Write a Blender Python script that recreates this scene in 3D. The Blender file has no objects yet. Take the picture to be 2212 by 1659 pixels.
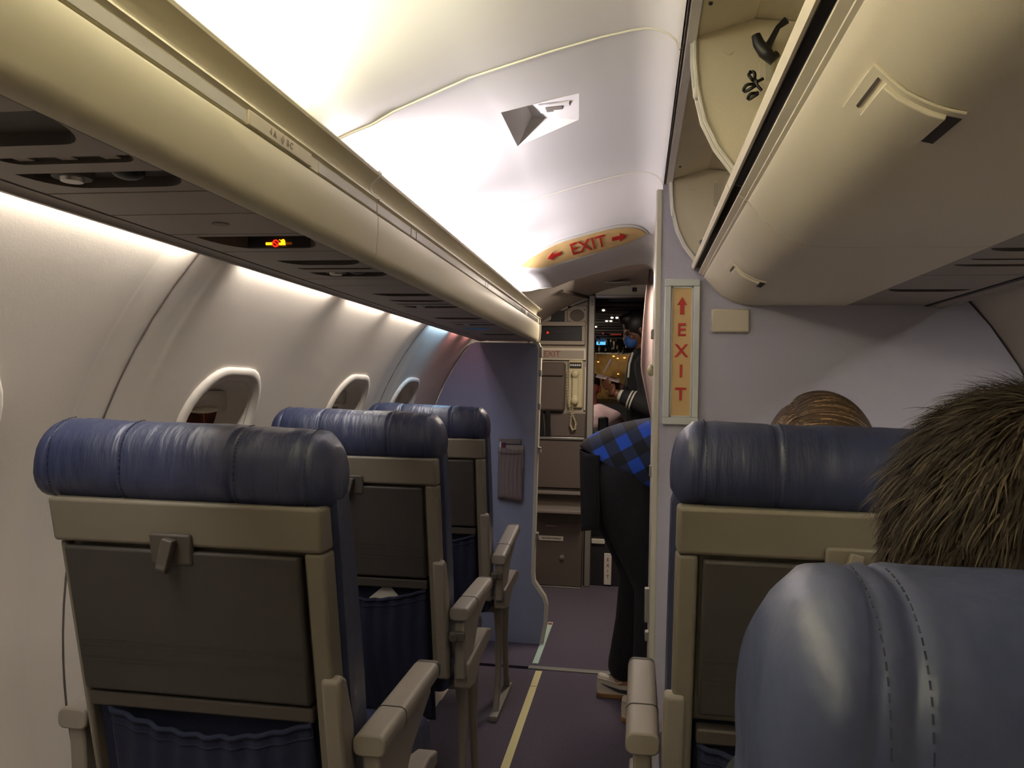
import bpy, bmesh, math, random
from math import sin, cos, pi, radians, sqrt
from mathutils import Vector, Matrix, Euler, noise
random.seed(7)
S = bpy.context.scene
COL = S.collection
# ---------------------------------------------------------------- camera, world, exposure
cam = bpy.data.cameras.new('camera'); cam_o = bpy.data.objects.new('camera', cam); COL.objects.link(cam_o)
cam.sensor_width = 36; cam.lens = 1725.0 * 36 / 2212; cam.clip_start = 0.02; cam.clip_end = 60
yaw, pitch, roll = radians(8.96), radians(0.30), radians(1.1)
fw = Vector((-sin(yaw)*cos(pitch), cos(yaw)*cos(pitch), sin(pitch)))
r0 = Vector((cos(yaw), sin(yaw), 0)); u0 = r0.cross(fw)
rt = r0*cos(roll) + u0*sin(roll); up = -r0*sin(roll) + u0*cos(roll)
cam_o.matrix_world = Matrix(((rt.x, up.x, -fw.x, 0), (rt.y, up.y, -fw.y, 0), (rt.z, up.z, -fw.z, 1.22), (0, 0, 0, 1)))
S.camera = cam_o
w = bpy.data.worlds.new('night'); S.world = w; w.use_nodes = True
w.node_tree.nodes['Background'].inputs[0].default_value = (0.012, 0.010, 0.009, 1)
w.node_tree.nodes['Background'].inputs[1].default_value = 1.0
S.view_settings.view_transform = 'Standard'; S.view_settings.look = 'None'
S.view_settings.exposure = 0.46; S.view_settings.gamma = 1.0; S.view_settings.use_curve_mapping = False

def strip_light(name, loc, size, power, color, aim):
    """a fluorescent strip: long area lamp lying along the cabin (Y)"""
    l = bpy.data.lights.new(name, 'AREA'); l.shape = 'RECTANGLE'; l.size = size[0]; l.size_y = size[1]
    l.energy = power; l.color = color
    o = bpy.data.objects.new(name, l); COL.objects.link(o); o.location = loc
    z = -Vector(aim).normalized(); y = Vector((0, 1, 0)); x = y.cross(z).normalized(); y = z.cross(x)
    o.matrix_world = Matrix(((x.x, y.x, z.x, loc[0]), (x.y, y.y, z.y, loc[1]), (x.z, y.z, z.z, loc[2]), (0, 0, 0, 1)))
    return o
WARM = (1.0, 0.95, 0.66); COOL = (1.0, 0.93, 0.97)
CP = 9.5      # watts per metre of the ceiling cove tubes
for a, b, c, k in ((-3.0, -1.7, WARM, 2.2), (-1.6, -.35, WARM, 1.8), (-.25, 1.06, WARM, 1.3), (1.42, 1.80, COOL, 1.25), (2.02, 2.38, COOL, 1.25),
                   (2.55, 2.84, COOL, 1.2), (2.95, 3.32, COOL, 1.4)):
    strip_light('cove_light', (-.545, (a+b)/2, 1.585), (.02, b-a), CP*(b-a)*k, c, (.8, 0, 1))
WP = 2.9       # sidewall tubes
for a, b, c, k in ((-1.4, -.1, (1, .96, .88), .35), (0, 1.33, (1, .96, .88), 1), (1.5, 1.98, (1, .96, .90), 1), (2.1, 2.42, (1, .96, .90), 1),
                   (2.5, 2.86, (1, .96, .90), .9), (3.0, 3.28, (.4, .68, 1), .9), (3.34, 3.46, (1, .42, .42), .4), (3.60, 3.70, (1, .4, .42), .25)):
    strip_light('sidewall_light', (-.774, (a+b)/2, 1.468), (.008, b-a), WP*(b-a)*k, c, (-.12, 0, -1))
for a, b in ((0, .9), (1.0, 1.72)):
    strip_light('sidewall_light', (.80, (a+b)/2, 1.468), (.012, b-a), WP*.8*(b-a), (1, .96, .88), (.12, 0, -1))
strip_light('entry_light', (-.15, 4.1, 1.775), (.25, .5), 9, (1, .86, .72), (0, 0, -1))
strip_light('cockpit_light', (-.55, 5.6, 1.66), (.12, .12), 2.0, (1, .85, .66), (.5, .3, -1))
strip_light('backdrop_lamp', (-.2, 8.1, 2.6), (.8, .5), 13, (1, .76, .46), (0, .6, -.55))  # added lamp, lights the panel beyond the windscreen
strip_light('backdrop_lamp', (-3.0, 2.2, 2.6), (1.5, 1.5), 95, (1, .68, .5), (-.6, 0, -.8))  # added lamp, lights the panel beyond the left windows

# ---------------------------------------------------------------- materials
def lin(h):
    h = h.lstrip('#'); c = [int(h[i:i+2], 16)/255 for i in (0, 2, 4)]
    return tuple(x/12.92 if x <= .04045 else ((x+.055)/1.055)**2.4 for x in c) + (1,)
def mat(name, col, rough=.5, metal=0.0, bump=None, vary=None, emit=None, coat=0.0, spec=.5, stretch=None):
    m = bpy.data.materials.new(name); m.use_nodes = True; nt = m.node_tree; b = nt.nodes['Principled BSDF']
    b.inputs['Base Color'].default_value = lin(col); b.inputs['Roughness'].default_value = rough
    b.inputs['Metallic'].default_value = metal; b.inputs['Specular IOR Level'].default_value = spec
    if coat: b.inputs['Coat Weight'].default_value = coat; b.inputs['Coat Roughness'].default_value = .25
    tc = nt.nodes.new('ShaderNodeTexCoord'); src = tc.outputs['Object']
    if stretch:
        mp = nt.nodes.new('ShaderNodeMapping'); mp.inputs['Scale'].default_value = stretch
        nt.links.new(src, mp.inputs[0]); src = mp.outputs[0]
    if bump:
        n = nt.nodes.new('ShaderNodeTexNoise'); n.inputs['Scale'].default_value = bump[0]; n.inputs['Detail'].default_value = 5
        bp = nt.nodes.new('ShaderNodeBump'); bp.inputs['Strength'].default_value = bump[1]; bp.inputs['Distance'].default_value = bump[2] if len(bump) > 2 else .002
        nt.links.new(src, n.inputs['Vector']); nt.links.new(n.outputs[0], bp.inputs['Height']); nt.links.new(bp.outputs[0], b.inputs['Normal'])
    if vary:
        n2 = nt.nodes.new('ShaderNodeTexNoise'); n2.inputs['Scale'].default_value = vary[0]; n2.inputs['Detail'].default_value = 4
        cr = nt.nodes.new('ShaderNodeValToRGB'); e = cr.color_ramp.elements
        e[0].position = .35; e[1].position = .65; e[0].color = lin(vary[1]); e[1].color = lin(col)
        nt.links.new(src, n2.inputs['Vector']); nt.links.new(n2.outputs[0], cr.inputs[0]); nt.links.new(cr.outputs[0], b.inputs['Base Color'])
    if emit:
        b.inputs['Emission Color'].default_value = lin(emit[0]); b.inputs['Emission Strength'].default_value = emit[1]
    return m
MT = {}
def D(k, *a, **kw): MT[k] = mat(k, *a, **kw)
D('ceiling', '#eeeaea', .55)
D('ceiling_trim', '#dedad0', .5)
D('wall', '#cac0b4', .6, bump=(260, .12, .001))
D('floor_carpet', '#6a6070', .95, bump=(420, .9, .004), vary=(300, '#423a44'))
D('bin', '#e4dac4', .5, bump=(330, .22, .0012))
D('bin_dark', '#3a3128', .6)
D('ledge', '#cfc6aa', .45)
D('ledge_rail', '#c9c4b8', .35)
D('psu', '#94897f', .55, bump=(300, .1, .001))
D('recess', '#1b1716', .5)
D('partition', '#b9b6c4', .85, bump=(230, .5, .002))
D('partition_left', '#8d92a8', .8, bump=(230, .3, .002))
D('cream_trim', '#c8c2b2', .45)
D('shell', '#746c5e', .5, bump=(200, .1, .001))
D('tray', '#3a3531', .6, bump=(350, .3, .0012))
D('leather', '#2f3450', .40, bump=(6, .6, .018), vary=(4, '#2a2f48'), stretch=(3.0, 1, .55))
D('leather_near', '#393f58', .42, bump=(8, .5, .012), vary=(4, '#343a54'), stretch=(1.8, 1, .8))
D('thread', '#23273a', .6)
D('pocket_blue', '#1b1f38', .9, bump=(60, .4, .004))
D('arm', '#877e74', .5)
D('arm_dark', '#4a433c', .6)
D('metal', '#a7a39c', .35, metal=.85)
D('metal_dull', '#8c8880', .5, metal=.3)
D('strip_glow', '#d6cc94', .6)
D('strip_blue', '#b5cdbf', .6)
D('red', '#b3271c', .55); D('red_dull', '#8a4a38', .6)
D('sign_tan', '#d6b47a', .5); D('sign_frame', '#d7dad4', .4)
D('black', '#0c0b0c', .45); D('black_cloth', '#08080b', .9, bump=(150, .3, .003))
D('plate', '#cfc4ad', .5)
D('galley', '#9a8e7f', .55); D('galley_dark', '#564b45', .65, bump=(200, .1, .001)); D('galley_grey', '#7a7069', .6)
D('grille', '#6f675c', .7, bump=(900, .8, .003))
D('handset', '#bdb08c', .45)
D('pad', '#52463d', .7, bump=(50, .25, .004))
D('mesh_pocket', '#7d6f6c', .9, bump=(40, .3, .004))
D('curtain', '#94817e', .9, bump=(500, .3, .002))
D('entry', '#a0968c', .5)
D('white_paper', '#cfc8bd', .8); D('magenta', '#5a1238', .6)
D('skin', '#b98a6e', .5); D('skin_brown', '#5e3b29', .5); D('skin_pink', '#c06a5e', .5)
D('shirt_white', '#d8b9c0', .8, bump=(25, .4, .006)); D('mask_blue', '#28508f', .7)
D('navy', '#07080c', .85, bump=(120, .2, .002)); D('silver_cloth', '#a9a69c', .6)
D('hair_short', '#302820', .75, vary=(70, '#1a110a'), spec=.15); D('hair_long', '#4d3d2e', .7, spec=.2)
D('hair_light', '#9a7a58', .6, spec=.25); D('hair_mid', '#4d4232', .75, spec=.15)
D('hair_black', '#0e0b0b', .5)
D('shoe_white', '#cbbfae', .6, bump=(60, .2, .003)); D('gum', '#8a6238', .7); D('shoe_dark', '#1a1820', .6)
D('trousers', '#17171c', .9, bump=(30, .5, .01))
D('tablet', '#9a8a8a', .4)
D('cockpit', '#1c191b', .6); D('instrument', '#3a352f', .6)
D('backdrop_gold', '#8f7548', .9, vary=(6, '#4a381c')); D('backdrop_red', '#7a4632', .9, vary=(5, '#3a2018'))
D('red_lit', '#ff2a1e', emit=('#ff2010', 2.2)); D('amber_lit', '#ffb000', emit=('#ffae10', 2.0)); D('blue_lit', '#3d8de0', emit=('#4a9cf0', 1.3))
D('white_lit', '#ffffff', emit=('#ffe8d8', 1.6)); D('orange_lit', '#ffaa40', emit=('#ffb050', 4)); D('amber_dim', '#6a3008', emit=('#a04c10', .25))
g = bpy.data.materials.new('glass'); g.use_nodes = True; gb = g.node_tree.nodes['Principled BSDF']
gb.inputs['Transmission Weight'].default_value = 1; gb.inputs['Roughness'].default_value = .03; gb.inputs['IOR'].default_value = 1.1; MT['glass'] = g
# buffalo plaid
m = bpy.data.materials.new('plaid'); m.use_nodes = True; nt = m.node_tree; b = nt.nodes['Principled BSDF']; b.inputs['Roughness'].default_value = .95
tc = nt.nodes.new('ShaderNodeTexCoord'); mp = nt.nodes.new('ShaderNodeMapping'); mp.inputs['Rotation'].default_value = (0, radians(30), 0)
mp.inputs['Scale'].default_value = (10.5, 1, 10.5); nt.links.new(tc.outputs['Object'], mp.inputs[0])
sx = nt.nodes.new('ShaderNodeSeparateXYZ'); nt.links.new(mp.outputs[0], sx.inputs[0])
def band(out):
    f = nt.nodes.new('ShaderNodeMath'); f.operation = 'FRACT'; nt.links.new(out, f.inputs[0])
    l = nt.nodes.new('ShaderNodeMath'); l.operation = 'LESS_THAN'; l.inputs[1].default_value = .5; nt.links.new(f.outputs[0], l.inputs[0]); return l.outputs[0]
s1 = nt.nodes.new('ShaderNodeMath'); s1.operation = 'ADD'; nt.links.new(band(sx.outputs[0]), s1.inputs[0]); nt.links.new(band(sx.outputs[2]), s1.inputs[1])
s2 = nt.nodes.new('ShaderNodeMath'); s2.operation = 'DIVIDE'; s2.inputs[1].default_value = 2; nt.links.new(s1.outputs[0], s2.inputs[0])
cr = nt.nodes.new('ShaderNodeValToRGB'); cr.color_ramp.interpolation = 'CONSTANT'; e = cr.color_ramp.elements
e[0].color = lin('#15171f'); e[0].position = 0; e[1].color = lin('#222c48'); e[1].position = .3; e2 = e.new(.8); e2.color = lin('#1c48b0')
nt.links.new(s2.outputs[0], cr.inputs[0]); nt.links.new(cr.outputs[0], b.inputs['Base Color']); MT['plaid'] = m

# ---------------------------------------------------------------- mesh helpers
class MB:
    def __init__(s): s.b = bmesh.new(); s.mi = 0
    def _f(s, vs):
        try: f = s.b.faces.new(vs); f.material_index = s.mi; return f
        except ValueError: return None
    def box(s, x0, x1, y0, y1, z0, z1, rot=None, piv=None):
        P = [Vector((x, y, z)) for x in (x0, x1) for y in (y0, y1) for z in (z0, z1)]
        if rot is not None:
            c = Vector(piv) if piv else Vector(((x0+x1)/2, (y0+y1)/2, (z0+z1)/2)); R = Euler(rot).to_matrix()
            P = [R @ (p-c) + c for p in P]
        v = [s.b.verts.new(p) for p in P]
        for q in ((0, 1, 3, 2), (4, 6, 7, 5), (0, 4, 5, 1), (2, 3, 7, 6), (0, 2, 6, 4), (1, 5, 7, 3)): s._f([v[i] for i in q])
        return s
    def loft(s, rings, closed=True, caps=True):
        V = [[s.b.verts.new(p) for p in r] for r in rings]; n = len(V[0])
        for i in range(len(V)-1):
            for j in range(n if closed else n-1):
                k = (j+1) % n; s._f([V[i][j], V[i][k], V[i+1][k], V[i+1][j]])
        if caps and closed: s._f(V[0][::-1]); s._f(V[-1])
        return s
    def prism(s, poly, axis, a, b):
        """poly: 2D points in the plane across axis"""
        def q(p, t): return {'x': (t, p[0], p[1]), 'y': (p[0], t, p[1]), 'z': (p[0], p[1], t)}[axis]
        return s.loft([[q(p, a) for p in poly], [q(p, b) for p in poly]])
    def tube(s, pts, r, n=8, caps=True):
        pts = [Vector(p) for p in pts]; R = r if isinstance(r, (list, tuple)) else [r]*len(pts); rings = []; nrm = None
        for i, p in enumerate(pts):
            t = (pts[min(i+1, len(pts)-1)] - pts[max(i-1, 0)]).normalized()
            if nrm is None: nrm = t.orthogonal().normalized()
            nrm = (nrm - t*nrm.dot(t)).normalized(); bn = t.cross(nrm)
            rings.append([p + (nrm*cos(2*pi*k/n) + bn*sin(2*pi*k/n))*R[i] for k in range(n)])
        return s.loft(rings, True, caps)
    def ell(s, c, r, nu=16, nv=10, rot=None):
        c = Vector(c); R = Euler(rot).to_matrix() if rot else Matrix.Identity(3)
        rings = []
        for i in range(1, nv):
            a = pi*i/nv; rings.append([c + R @ Vector((r[0]*sin(a)*cos(2*pi*k/nu), r[1]*sin(a)*sin(2*pi*k/nu), r[2]*cos(a))) for k in range(nu)])
        V = [[s.b.verts.new(p) for p in q] for q in rings]
        t = s.b.verts.new(c + R @ Vector((0, 0, r[2]))); u = s.b.verts.new(c - R @ Vector((0, 0, r[2])))
        for i in range(len(V)-1):
            for k in range(nu): s._f([V[i][k], V[i+1][k], V[i+1][(k+1) % nu], V[i][(k+1) % nu]])
        for k in range(nu): s._f([t, V[0][k], V[0][(k+1) % nu]]); s._f([u, V[-1][(k+1) % nu], V[-1][k]])
        return s
    def cap(s, p0, r0, p1, r1, n=14):
        """tapered capsule"""
        p0, p1 = Vector(p0), Vector(p1); d = (p1-p0); L = d.length; t = d/L
        P = []; R = []
        for k in range(1, 5): a = pi/2*k/4; P.append(p0 - t*r0*cos(a)); R.append(max(r0*sin(a), .0005))
        for k in range(4, 0, -1): a = pi/2*k/4; P.append(p1 + t*r1*cos(a)); R.append(max(r1*sin(a), .0005))
        return s.tube(P, R, n)
    def chain(s, pts):
        for (p, r), (q, u) in zip(pts, pts[1:]): s.cap(p, r, q, u)
        return s
def put(mb, name, mats, parent=None, bevel=0, seg=2, smooth=35, sub=0, remesh=None, solid=None):
    me = bpy.data.meshes.new(name); bmesh.ops.recalc_face_normals(mb.b, faces=mb.b.faces[:])
    b = mb.b; a = radians(smooth)
    for f in b.faces: f.smooth = True
    for ed in b.edges:
        if len(ed.link_faces) == 2 and ed.calc_face_angle(0) > a: ed.smooth = False
    xs = [v.co.copy() for v in b.verts]
    lo = Vector([min(v[i] for v in xs) for i in range(3)]); hi = Vector([max(v[i] for v in xs) for i in range(3)])
    org = Vector(((lo.x+hi.x)/2, (lo.y+hi.y)/2, lo.z))
    for v in b.verts: v.co -= org
    b.to_mesh(me); b.free()
    for k in (mats if isinstance(mats, (list, tuple)) else [mats]): me.materials.append(MT[k])
    o = bpy.data.objects.new(name, me); COL.objects.link(o)
    pw = WL.get(parent.name, Vector((0, 0, 0))) if parent else Vector((0, 0, 0))
    if parent: o.parent = parent
    o.location = org - pw; WL[o.name] = org
    if remesh:
        r = o.modifiers.new('r', 'REMESH'); r.mode = 'VOXEL'; r.voxel_size = remesh; r.use_smooth_shade = True
        sm = o.modifiers.new('s', 'SMOOTH'); sm.iterations = 6; sm.factor = .6
    if solid: q = o.modifiers.new('t', 'SOLIDIFY'); q.thickness = solid; q.offset = 0
    if bevel: q = o.modifiers.new('b', 'BEVEL'); q.width = bevel; q.segments = seg; q.limit_method = 'ANGLE'; q.angle_limit = radians(40)
    if sub: q = o.modifiers.new('d', 'SUBSURF'); q.levels = sub; q.render_levels = sub
    return o
WL = {}
def empty(name, loc):
    o = bpy.data.objects.new(name, None); COL.objects.link(o); o.location = loc; o.empty_display_size = .1; WL[o.name] = Vector(loc); return o
def tag(o, label=None, cat=None, group=None, kind=None):
    if label: o['label'] = label
    if cat: o['category'] = cat
    if group: o['group'] = group
    if kind: o['kind'] = kind
    return o
def struct(o): o['kind'] = 'structure'; return o
def cut(o, cutter_mb, mk='arm_dark'):
    """bake a boolean difference into the mesh of o"""
    me = bpy.data.meshes.new('c'); bmesh.ops.recalc_face_normals(cutter_mb.b, faces=cutter_mb.b.faces[:])
    cutter_mb.b.to_mesh(me); cutter_mb.b.free(); me.materials.append(MT[mk]); c = bpy.data.objects.new('c', me); COL.objects.link(c); c.location = WL[o.name]
    bo = o.modifiers.new('x', 'BOOLEAN'); bo.operation = 'DIFFERENCE'; bo.solver = 'EXACT'; bo.material_mode = 'TRANSFER'; bo.object = c
    bpy.context.view_layer.update(); dg = bpy.context.evaluated_depsgraph_get()
    nm = bpy.data.meshes.new_from_object(o.evaluated_get(dg)); o.modifiers.clear(); o.data = nm
    bpy.data.objects.remove(c); bpy.data.meshes.remove(me); return o
def text(s, size, loc, rot, mt, parent, name='lettering', ext=.0006, bold=.0):
    cu = bpy.data.curves.new('t', 'FONT'); cu.body = s; cu.size = size; cu.extrude = ext; cu.offset = bold; cu.align_x = 'CENTER'; cu.align_y = 'CENTER'
    t = bpy.data.objects.new('t', cu); COL.objects.link(t); bpy.context.view_layer.update()
    me = bpy.data.meshes.new_from_object(t.evaluated_get(bpy.context.evaluated_depsgraph_get())); bpy.data.objects.remove(t)
    me.transform((rot if isinstance(rot, Matrix) else Euler(rot).to_matrix()).to_4x4()); me.materials.clear(); me.materials.append(MT[mt])
    o = bpy.data.objects.new(name, me); COL.objects.link(o)
    if parent: o.parent = parent; o.location = Vector(loc) - WL[parent.name]
    else: o.location = loc
    return o
def rrect(a, b, r, n=6):
    P = []
    for cx, cy, s in ((a-r, b-r, 0), (-a+r, b-r, 1), (-a+r, -b+r, 2), (a-r, -b+r, 3)):
        for k in range(n+1): t = pi/2*(s + k/n); P.append((cx + r*cos(t), cy + r*sin(t)))
    return P
CX, CZ, R = .02, .76, 1.07
def wx(z, side=-1): return CX + side*sqrt(max(R*R - (z-CZ)**2, 0))

# ---------------------------------------------------------------- setting
mb = MB(); mb.box(-.78, .82, -3.2, 3.45, -.03, 0); struct(put(mb, 'floor', 'floor_carpet'))
mb = MB(); mb.box(-1.0, 1.0, 3.485, 5.02, -.03, .0); struct(put(mb, 'floor', 'floor_carpet'))
CEIL = [(-.61, 1.59), (-.575, 1.615), (-.54, 1.634), (-.50, 1.652), (-.457, 1.668), (-.42, 1.688), (-.36, 1.712), (-.29, 1.74), (-.23, 1.757), (-.15, 1.779), (-.07, 1.798), (-.02, 1.807),
        (.005, 1.809), (.025, 1.805), (.042, 1.796), (.052, 1.786), (.058, 1.772)]
def ceil_ring(y, dz=0, sh=0):
    P = [(x, z + dz*min(1, max(0, (x+.56)/.2))) for x, z in CEIL]
    return [(x, y, z) for x, z in P] + [(x, y, z + .02) for x, z in P[::-1]]
CEILS = []
mb = MB(); mb.loft([ceil_ring(-3.2), ceil_ring(1.307)]); CEILS.append(struct(put(mb, 'ceiling', 'ceiling')))
mb = MB(); mb.loft([ceil_ring(1.313), ceil_ring(2.167)]); CEILS.append(struct(put(mb, 'ceiling', 'ceiling')))
mb = MB(); mb.loft([ceil_ring(2.173), ceil_ring(2.755), ceil_ring(2.775, -.004), ceil_ring(2.92, -.054), ceil_ring(2.95, -.059), ceil_ring(3.35, -.062)])
struct(put(mb, 'ceiling', 'ceiling', smooth=50))
for y in (1.31, 2.17, 3.352):
    dz = -.062 if y > 3 else 0
    mb = MB(); mb.tube([(x, y, z + dz*min(1, max(0, (x+.56)/.2))) for x, z in CEIL[2:]], .0028, 8); struct(put(mb, 'trim_1' if y < 2 else ('trim_2' if y < 3 else 'trim_3'), 'ceiling_trim'))
# right edge rail of the ceiling (above the open bins)
mb = MB(); mb.box(.0595, .064, -3.2, 2.17, 1.772, 1.79); mb.mi = 1; mb.box(.0645, .082, -3.2, 2.17, 1.772, 1.80); struct(put(mb, 'trim_4', ['bin_dark', 'ceiling'], bevel=.003))
# side walls
def groove(y, seams):
    g = 0
    for s in seams:
        d = abs(y - s)
        if d < .1: g += .005*(1 - max(0, (d-.08)/.02)) if d > .08 else .005
        if d < .0025: g += .006
    return g
def wall_ys(a, b, seams):
    Y = set([a, b]); y = a
    while y < b: Y.add(round(y, 4)); y += .1
    for s in seams:
        for d in (-.1, -.09, -.08, -.003, -.002, .002, .003, .08, .09, .1):
            if a < s+d < b: Y.add(round(s+d, 4))
    return sorted(Y)
ZS = [0, .1, .2, .3, .4, .5, .6, .65, .7, .75, .8, .85, .9, .95, 1.0, 1.05, 1.1, 1.15, 1.2, 1.25, 1.3, 1.35, 1.4, 1.45, 1.5, 1.55, 1.6]
def wall(name, side, seams, a, b, windows):
    mb = MB(); rings = []
    for y in wall_ys(a, b, seams):
        g = groove(y, seams)
        rings.append([(wx(z, side) + side*g, y, z) for z in ZS] + [(wx(z, side) + side*.035, y, z) for z in ZS[::-1]])
    mb.loft(rings); o = put(mb, name, 'wall', smooth=30); struct(o)
    if windows:
        c = MB(); ox = WL[o.name]
        for yc in windows:
            P = rrect(.135, .175, .10, 8)
            x0, x1 = sorted((side*.80 - ox.x, side*1.15 - ox.x))
            c.loft([[(x0, yc - ox.y + p[0], 1.045 - ox.z + p[1]) for p in P], [(x1, yc - ox.y + p[0], 1.045 - ox.z + p[1]) for p in P]])
        cut(o, c, 'wall')
    return o
WIN = [.925, 1.76, 2.585, 3.235]
wall('wall_left', -1, (-.25, 1.35, 2.95), -3.2, 5.0, WIN)
wall('wall_right', 1, (-.25, .6, 1.45), -3.2, 5.0, [])
for side, ys in ((-1, (1.35, 2.95)), (1, (1.45,))):
    for y in ys:
        mb = MB(); mb.tube([(wx(z, side) + side*.0072, y, z) for z in [.02+.06*k for k in range(25)]], .0035, 6); struct(put(mb, 'trim_6', 'galley_dark'))
def window(n, yc):
    zc = 1.045
    fr = MB(); rings = []
    for a, b_, r, d in ((.172, .212, .125, -.003), (.170, .210, .123, .006), (.163, .203, .118, .012), (.153, .193, .112, .013), (.145, .185, .107, .008), (.139, .179, .103, -.004), (.118, .155, .08, -.062), (.112, .15, .075, -.066)):
        rings.append([(wx(zc + p[1]) + d, yc + p[0], zc + p[1]) for p in rrect(a, b_, r, 8)])
    fr.loft(rings, True, False); o = struct(put(fr, 'window_%d' % n, 'wall', smooth=60))
    def xin(z, d): return wx(z) + d
    sh = MB(); zb = 1.150
    sh.loft([[(xin(z, -.050), y, z) for y in (yc-.115, yc+.115)] for z in (zb, 1.17, 1.20)], False)
    sh.b.verts.ensure_lookup_table()
    q = put(sh, 'window_shade', 'wall', o, solid=.004); 
    hd = MB(); hd.ell((xin(zb, -.040), yc, zb+.004), (.016, .062, .008), 16, 8); put(hd, 'shade_handle', 'plate', q)
    pn = MB(); pn.loft([[(wx(zc) - .075, yc + p[0], zc + p[1]) for p in rrect(.125, .165, .09)], [(wx(zc) - .080, yc + p[0], zc + p[1]) for p in rrect(.125, .165, .09)]]); put(pn, 'window_pane', 'glass', o)
for i, y in enumerate(WIN): window(i+1, y)
mb = MB(); mb.box(-1.1, 1.15, -3.26, -3.22, -.03, 1.9); struct(put(mb, 'wall_back', 'galley_dark'))
# backdrop added for the reddish tone in the left windows
mb = MB(); mb.box(-3.9, -3.8, -2.5, 9, -1, 3.5); tag(put(mb, 'backdrop_wall', 'backdrop_red'), 'reddish brown backdrop panel added outside the left cabin windows', 'backdrop')

# ---------------------------------------------------------------- left overhead ledge
LEDGE = [(-.5055, 1.446), (-.486, 1.447), (-.479, 1.453), (-.476, 1.462), (-.474, 1.50), (-.474, 1.527), (-.476, 1.531), (-.484, 1.532), (-.485, 1.5345),
         (-.4775, 1.5355), (-.4775, 1.552), (-.479, 1.555), (-.4765, 1.558), (-.4745, 1.5595), (-.476, 1.563), (-.487, 1.570), (-.492, 1.578), (-.490, 1.588), (-.480, 1.597), (-.473, 1.602), (-.472, 1.607), (-.476, 1.612),
         (-.484, 1.612), (-.502, 1.59), (-.5055, 1.52), (-.5055, 1.46)]
def ledge(y0, y1, label):
    e = empty('overhead_ledge', (-.49, (y0+y1)/2, 1.446))
    f = MB(); f.loft([[(x, y, z) for x, z in LEDGE] for y in (y0, y1)]); put(f, 'fascia', 'ledge', e, smooth=38)
    tag(e, label, 'overhead ledge', 'overhead ledges on the left'); return e
l1 = ledge(-3.2, 1.398, 'long near section of the cream overhead ledge above the left seats')
l2 = ledge(1.402, 3.83, 'far section of the cream overhead ledge, ending beside the galley')
ra = MB(); ra.box(-.4785, -.4765, -1.5, .905, 1.5365, 1.551); put(ra, 'rail_strip', 'ledge_rail', l1)
ra = MB(); ra.box(-.4785, -.4765, 1.13, 1.397, 1.5365, 1.551); put(ra, 'rail_strip', 'ledge_rail', l1)
ra = MB(); ra.box(-.4785, -.4765, 1.403, 3.2, 1.5365, 1.551); put(ra, 'rail_strip', 'ledge_rail', l2)
pl = MB(); pl.box(-.478, -.4745, .91, 1.10, 1.536, 1.5545); pq = put(pl, 'row_placard', 'plate', l1, bevel=.001)
text('4 A   \u2666 B C', .013, (-.4742, 1.0, 1.5455), (pi/2, 0, pi/2), 'galley', pq)
for y in (1.62, 1.66, 2.45, 2.49): 
    t_ = MB(); t_.box(-.478, -.476, y, y+.003, 1.536, 1.552); put(t_, 'rail_joint', 'arm_dark', l2)
t_ = MB(); t_.box(-.4765, -.4762, 3.22, 3.36, 1.5365, 1.551); t_.box(-.4765, -.4762, 3.42, 3.78, 1.5365, 1.551); put(t_, 'slot_shade', 'bin_dark', l2)  # thin dark plates stand for the shade inside the open rail
jn = MB(); jn.tube([(x+.0012, 1.400, z) for x, z in LEDGE[13:22]], .003, 6); put(jn, 'joint_trim', 'ceiling_trim', l2)
ec = MB(); ec.prism([(x+(.006 if x > -.49 else 0), z) for x, z in LEDGE], 'y', 3.83, 3.842); put(ec, 'end_cap', 'cream_trim', l2)

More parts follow.
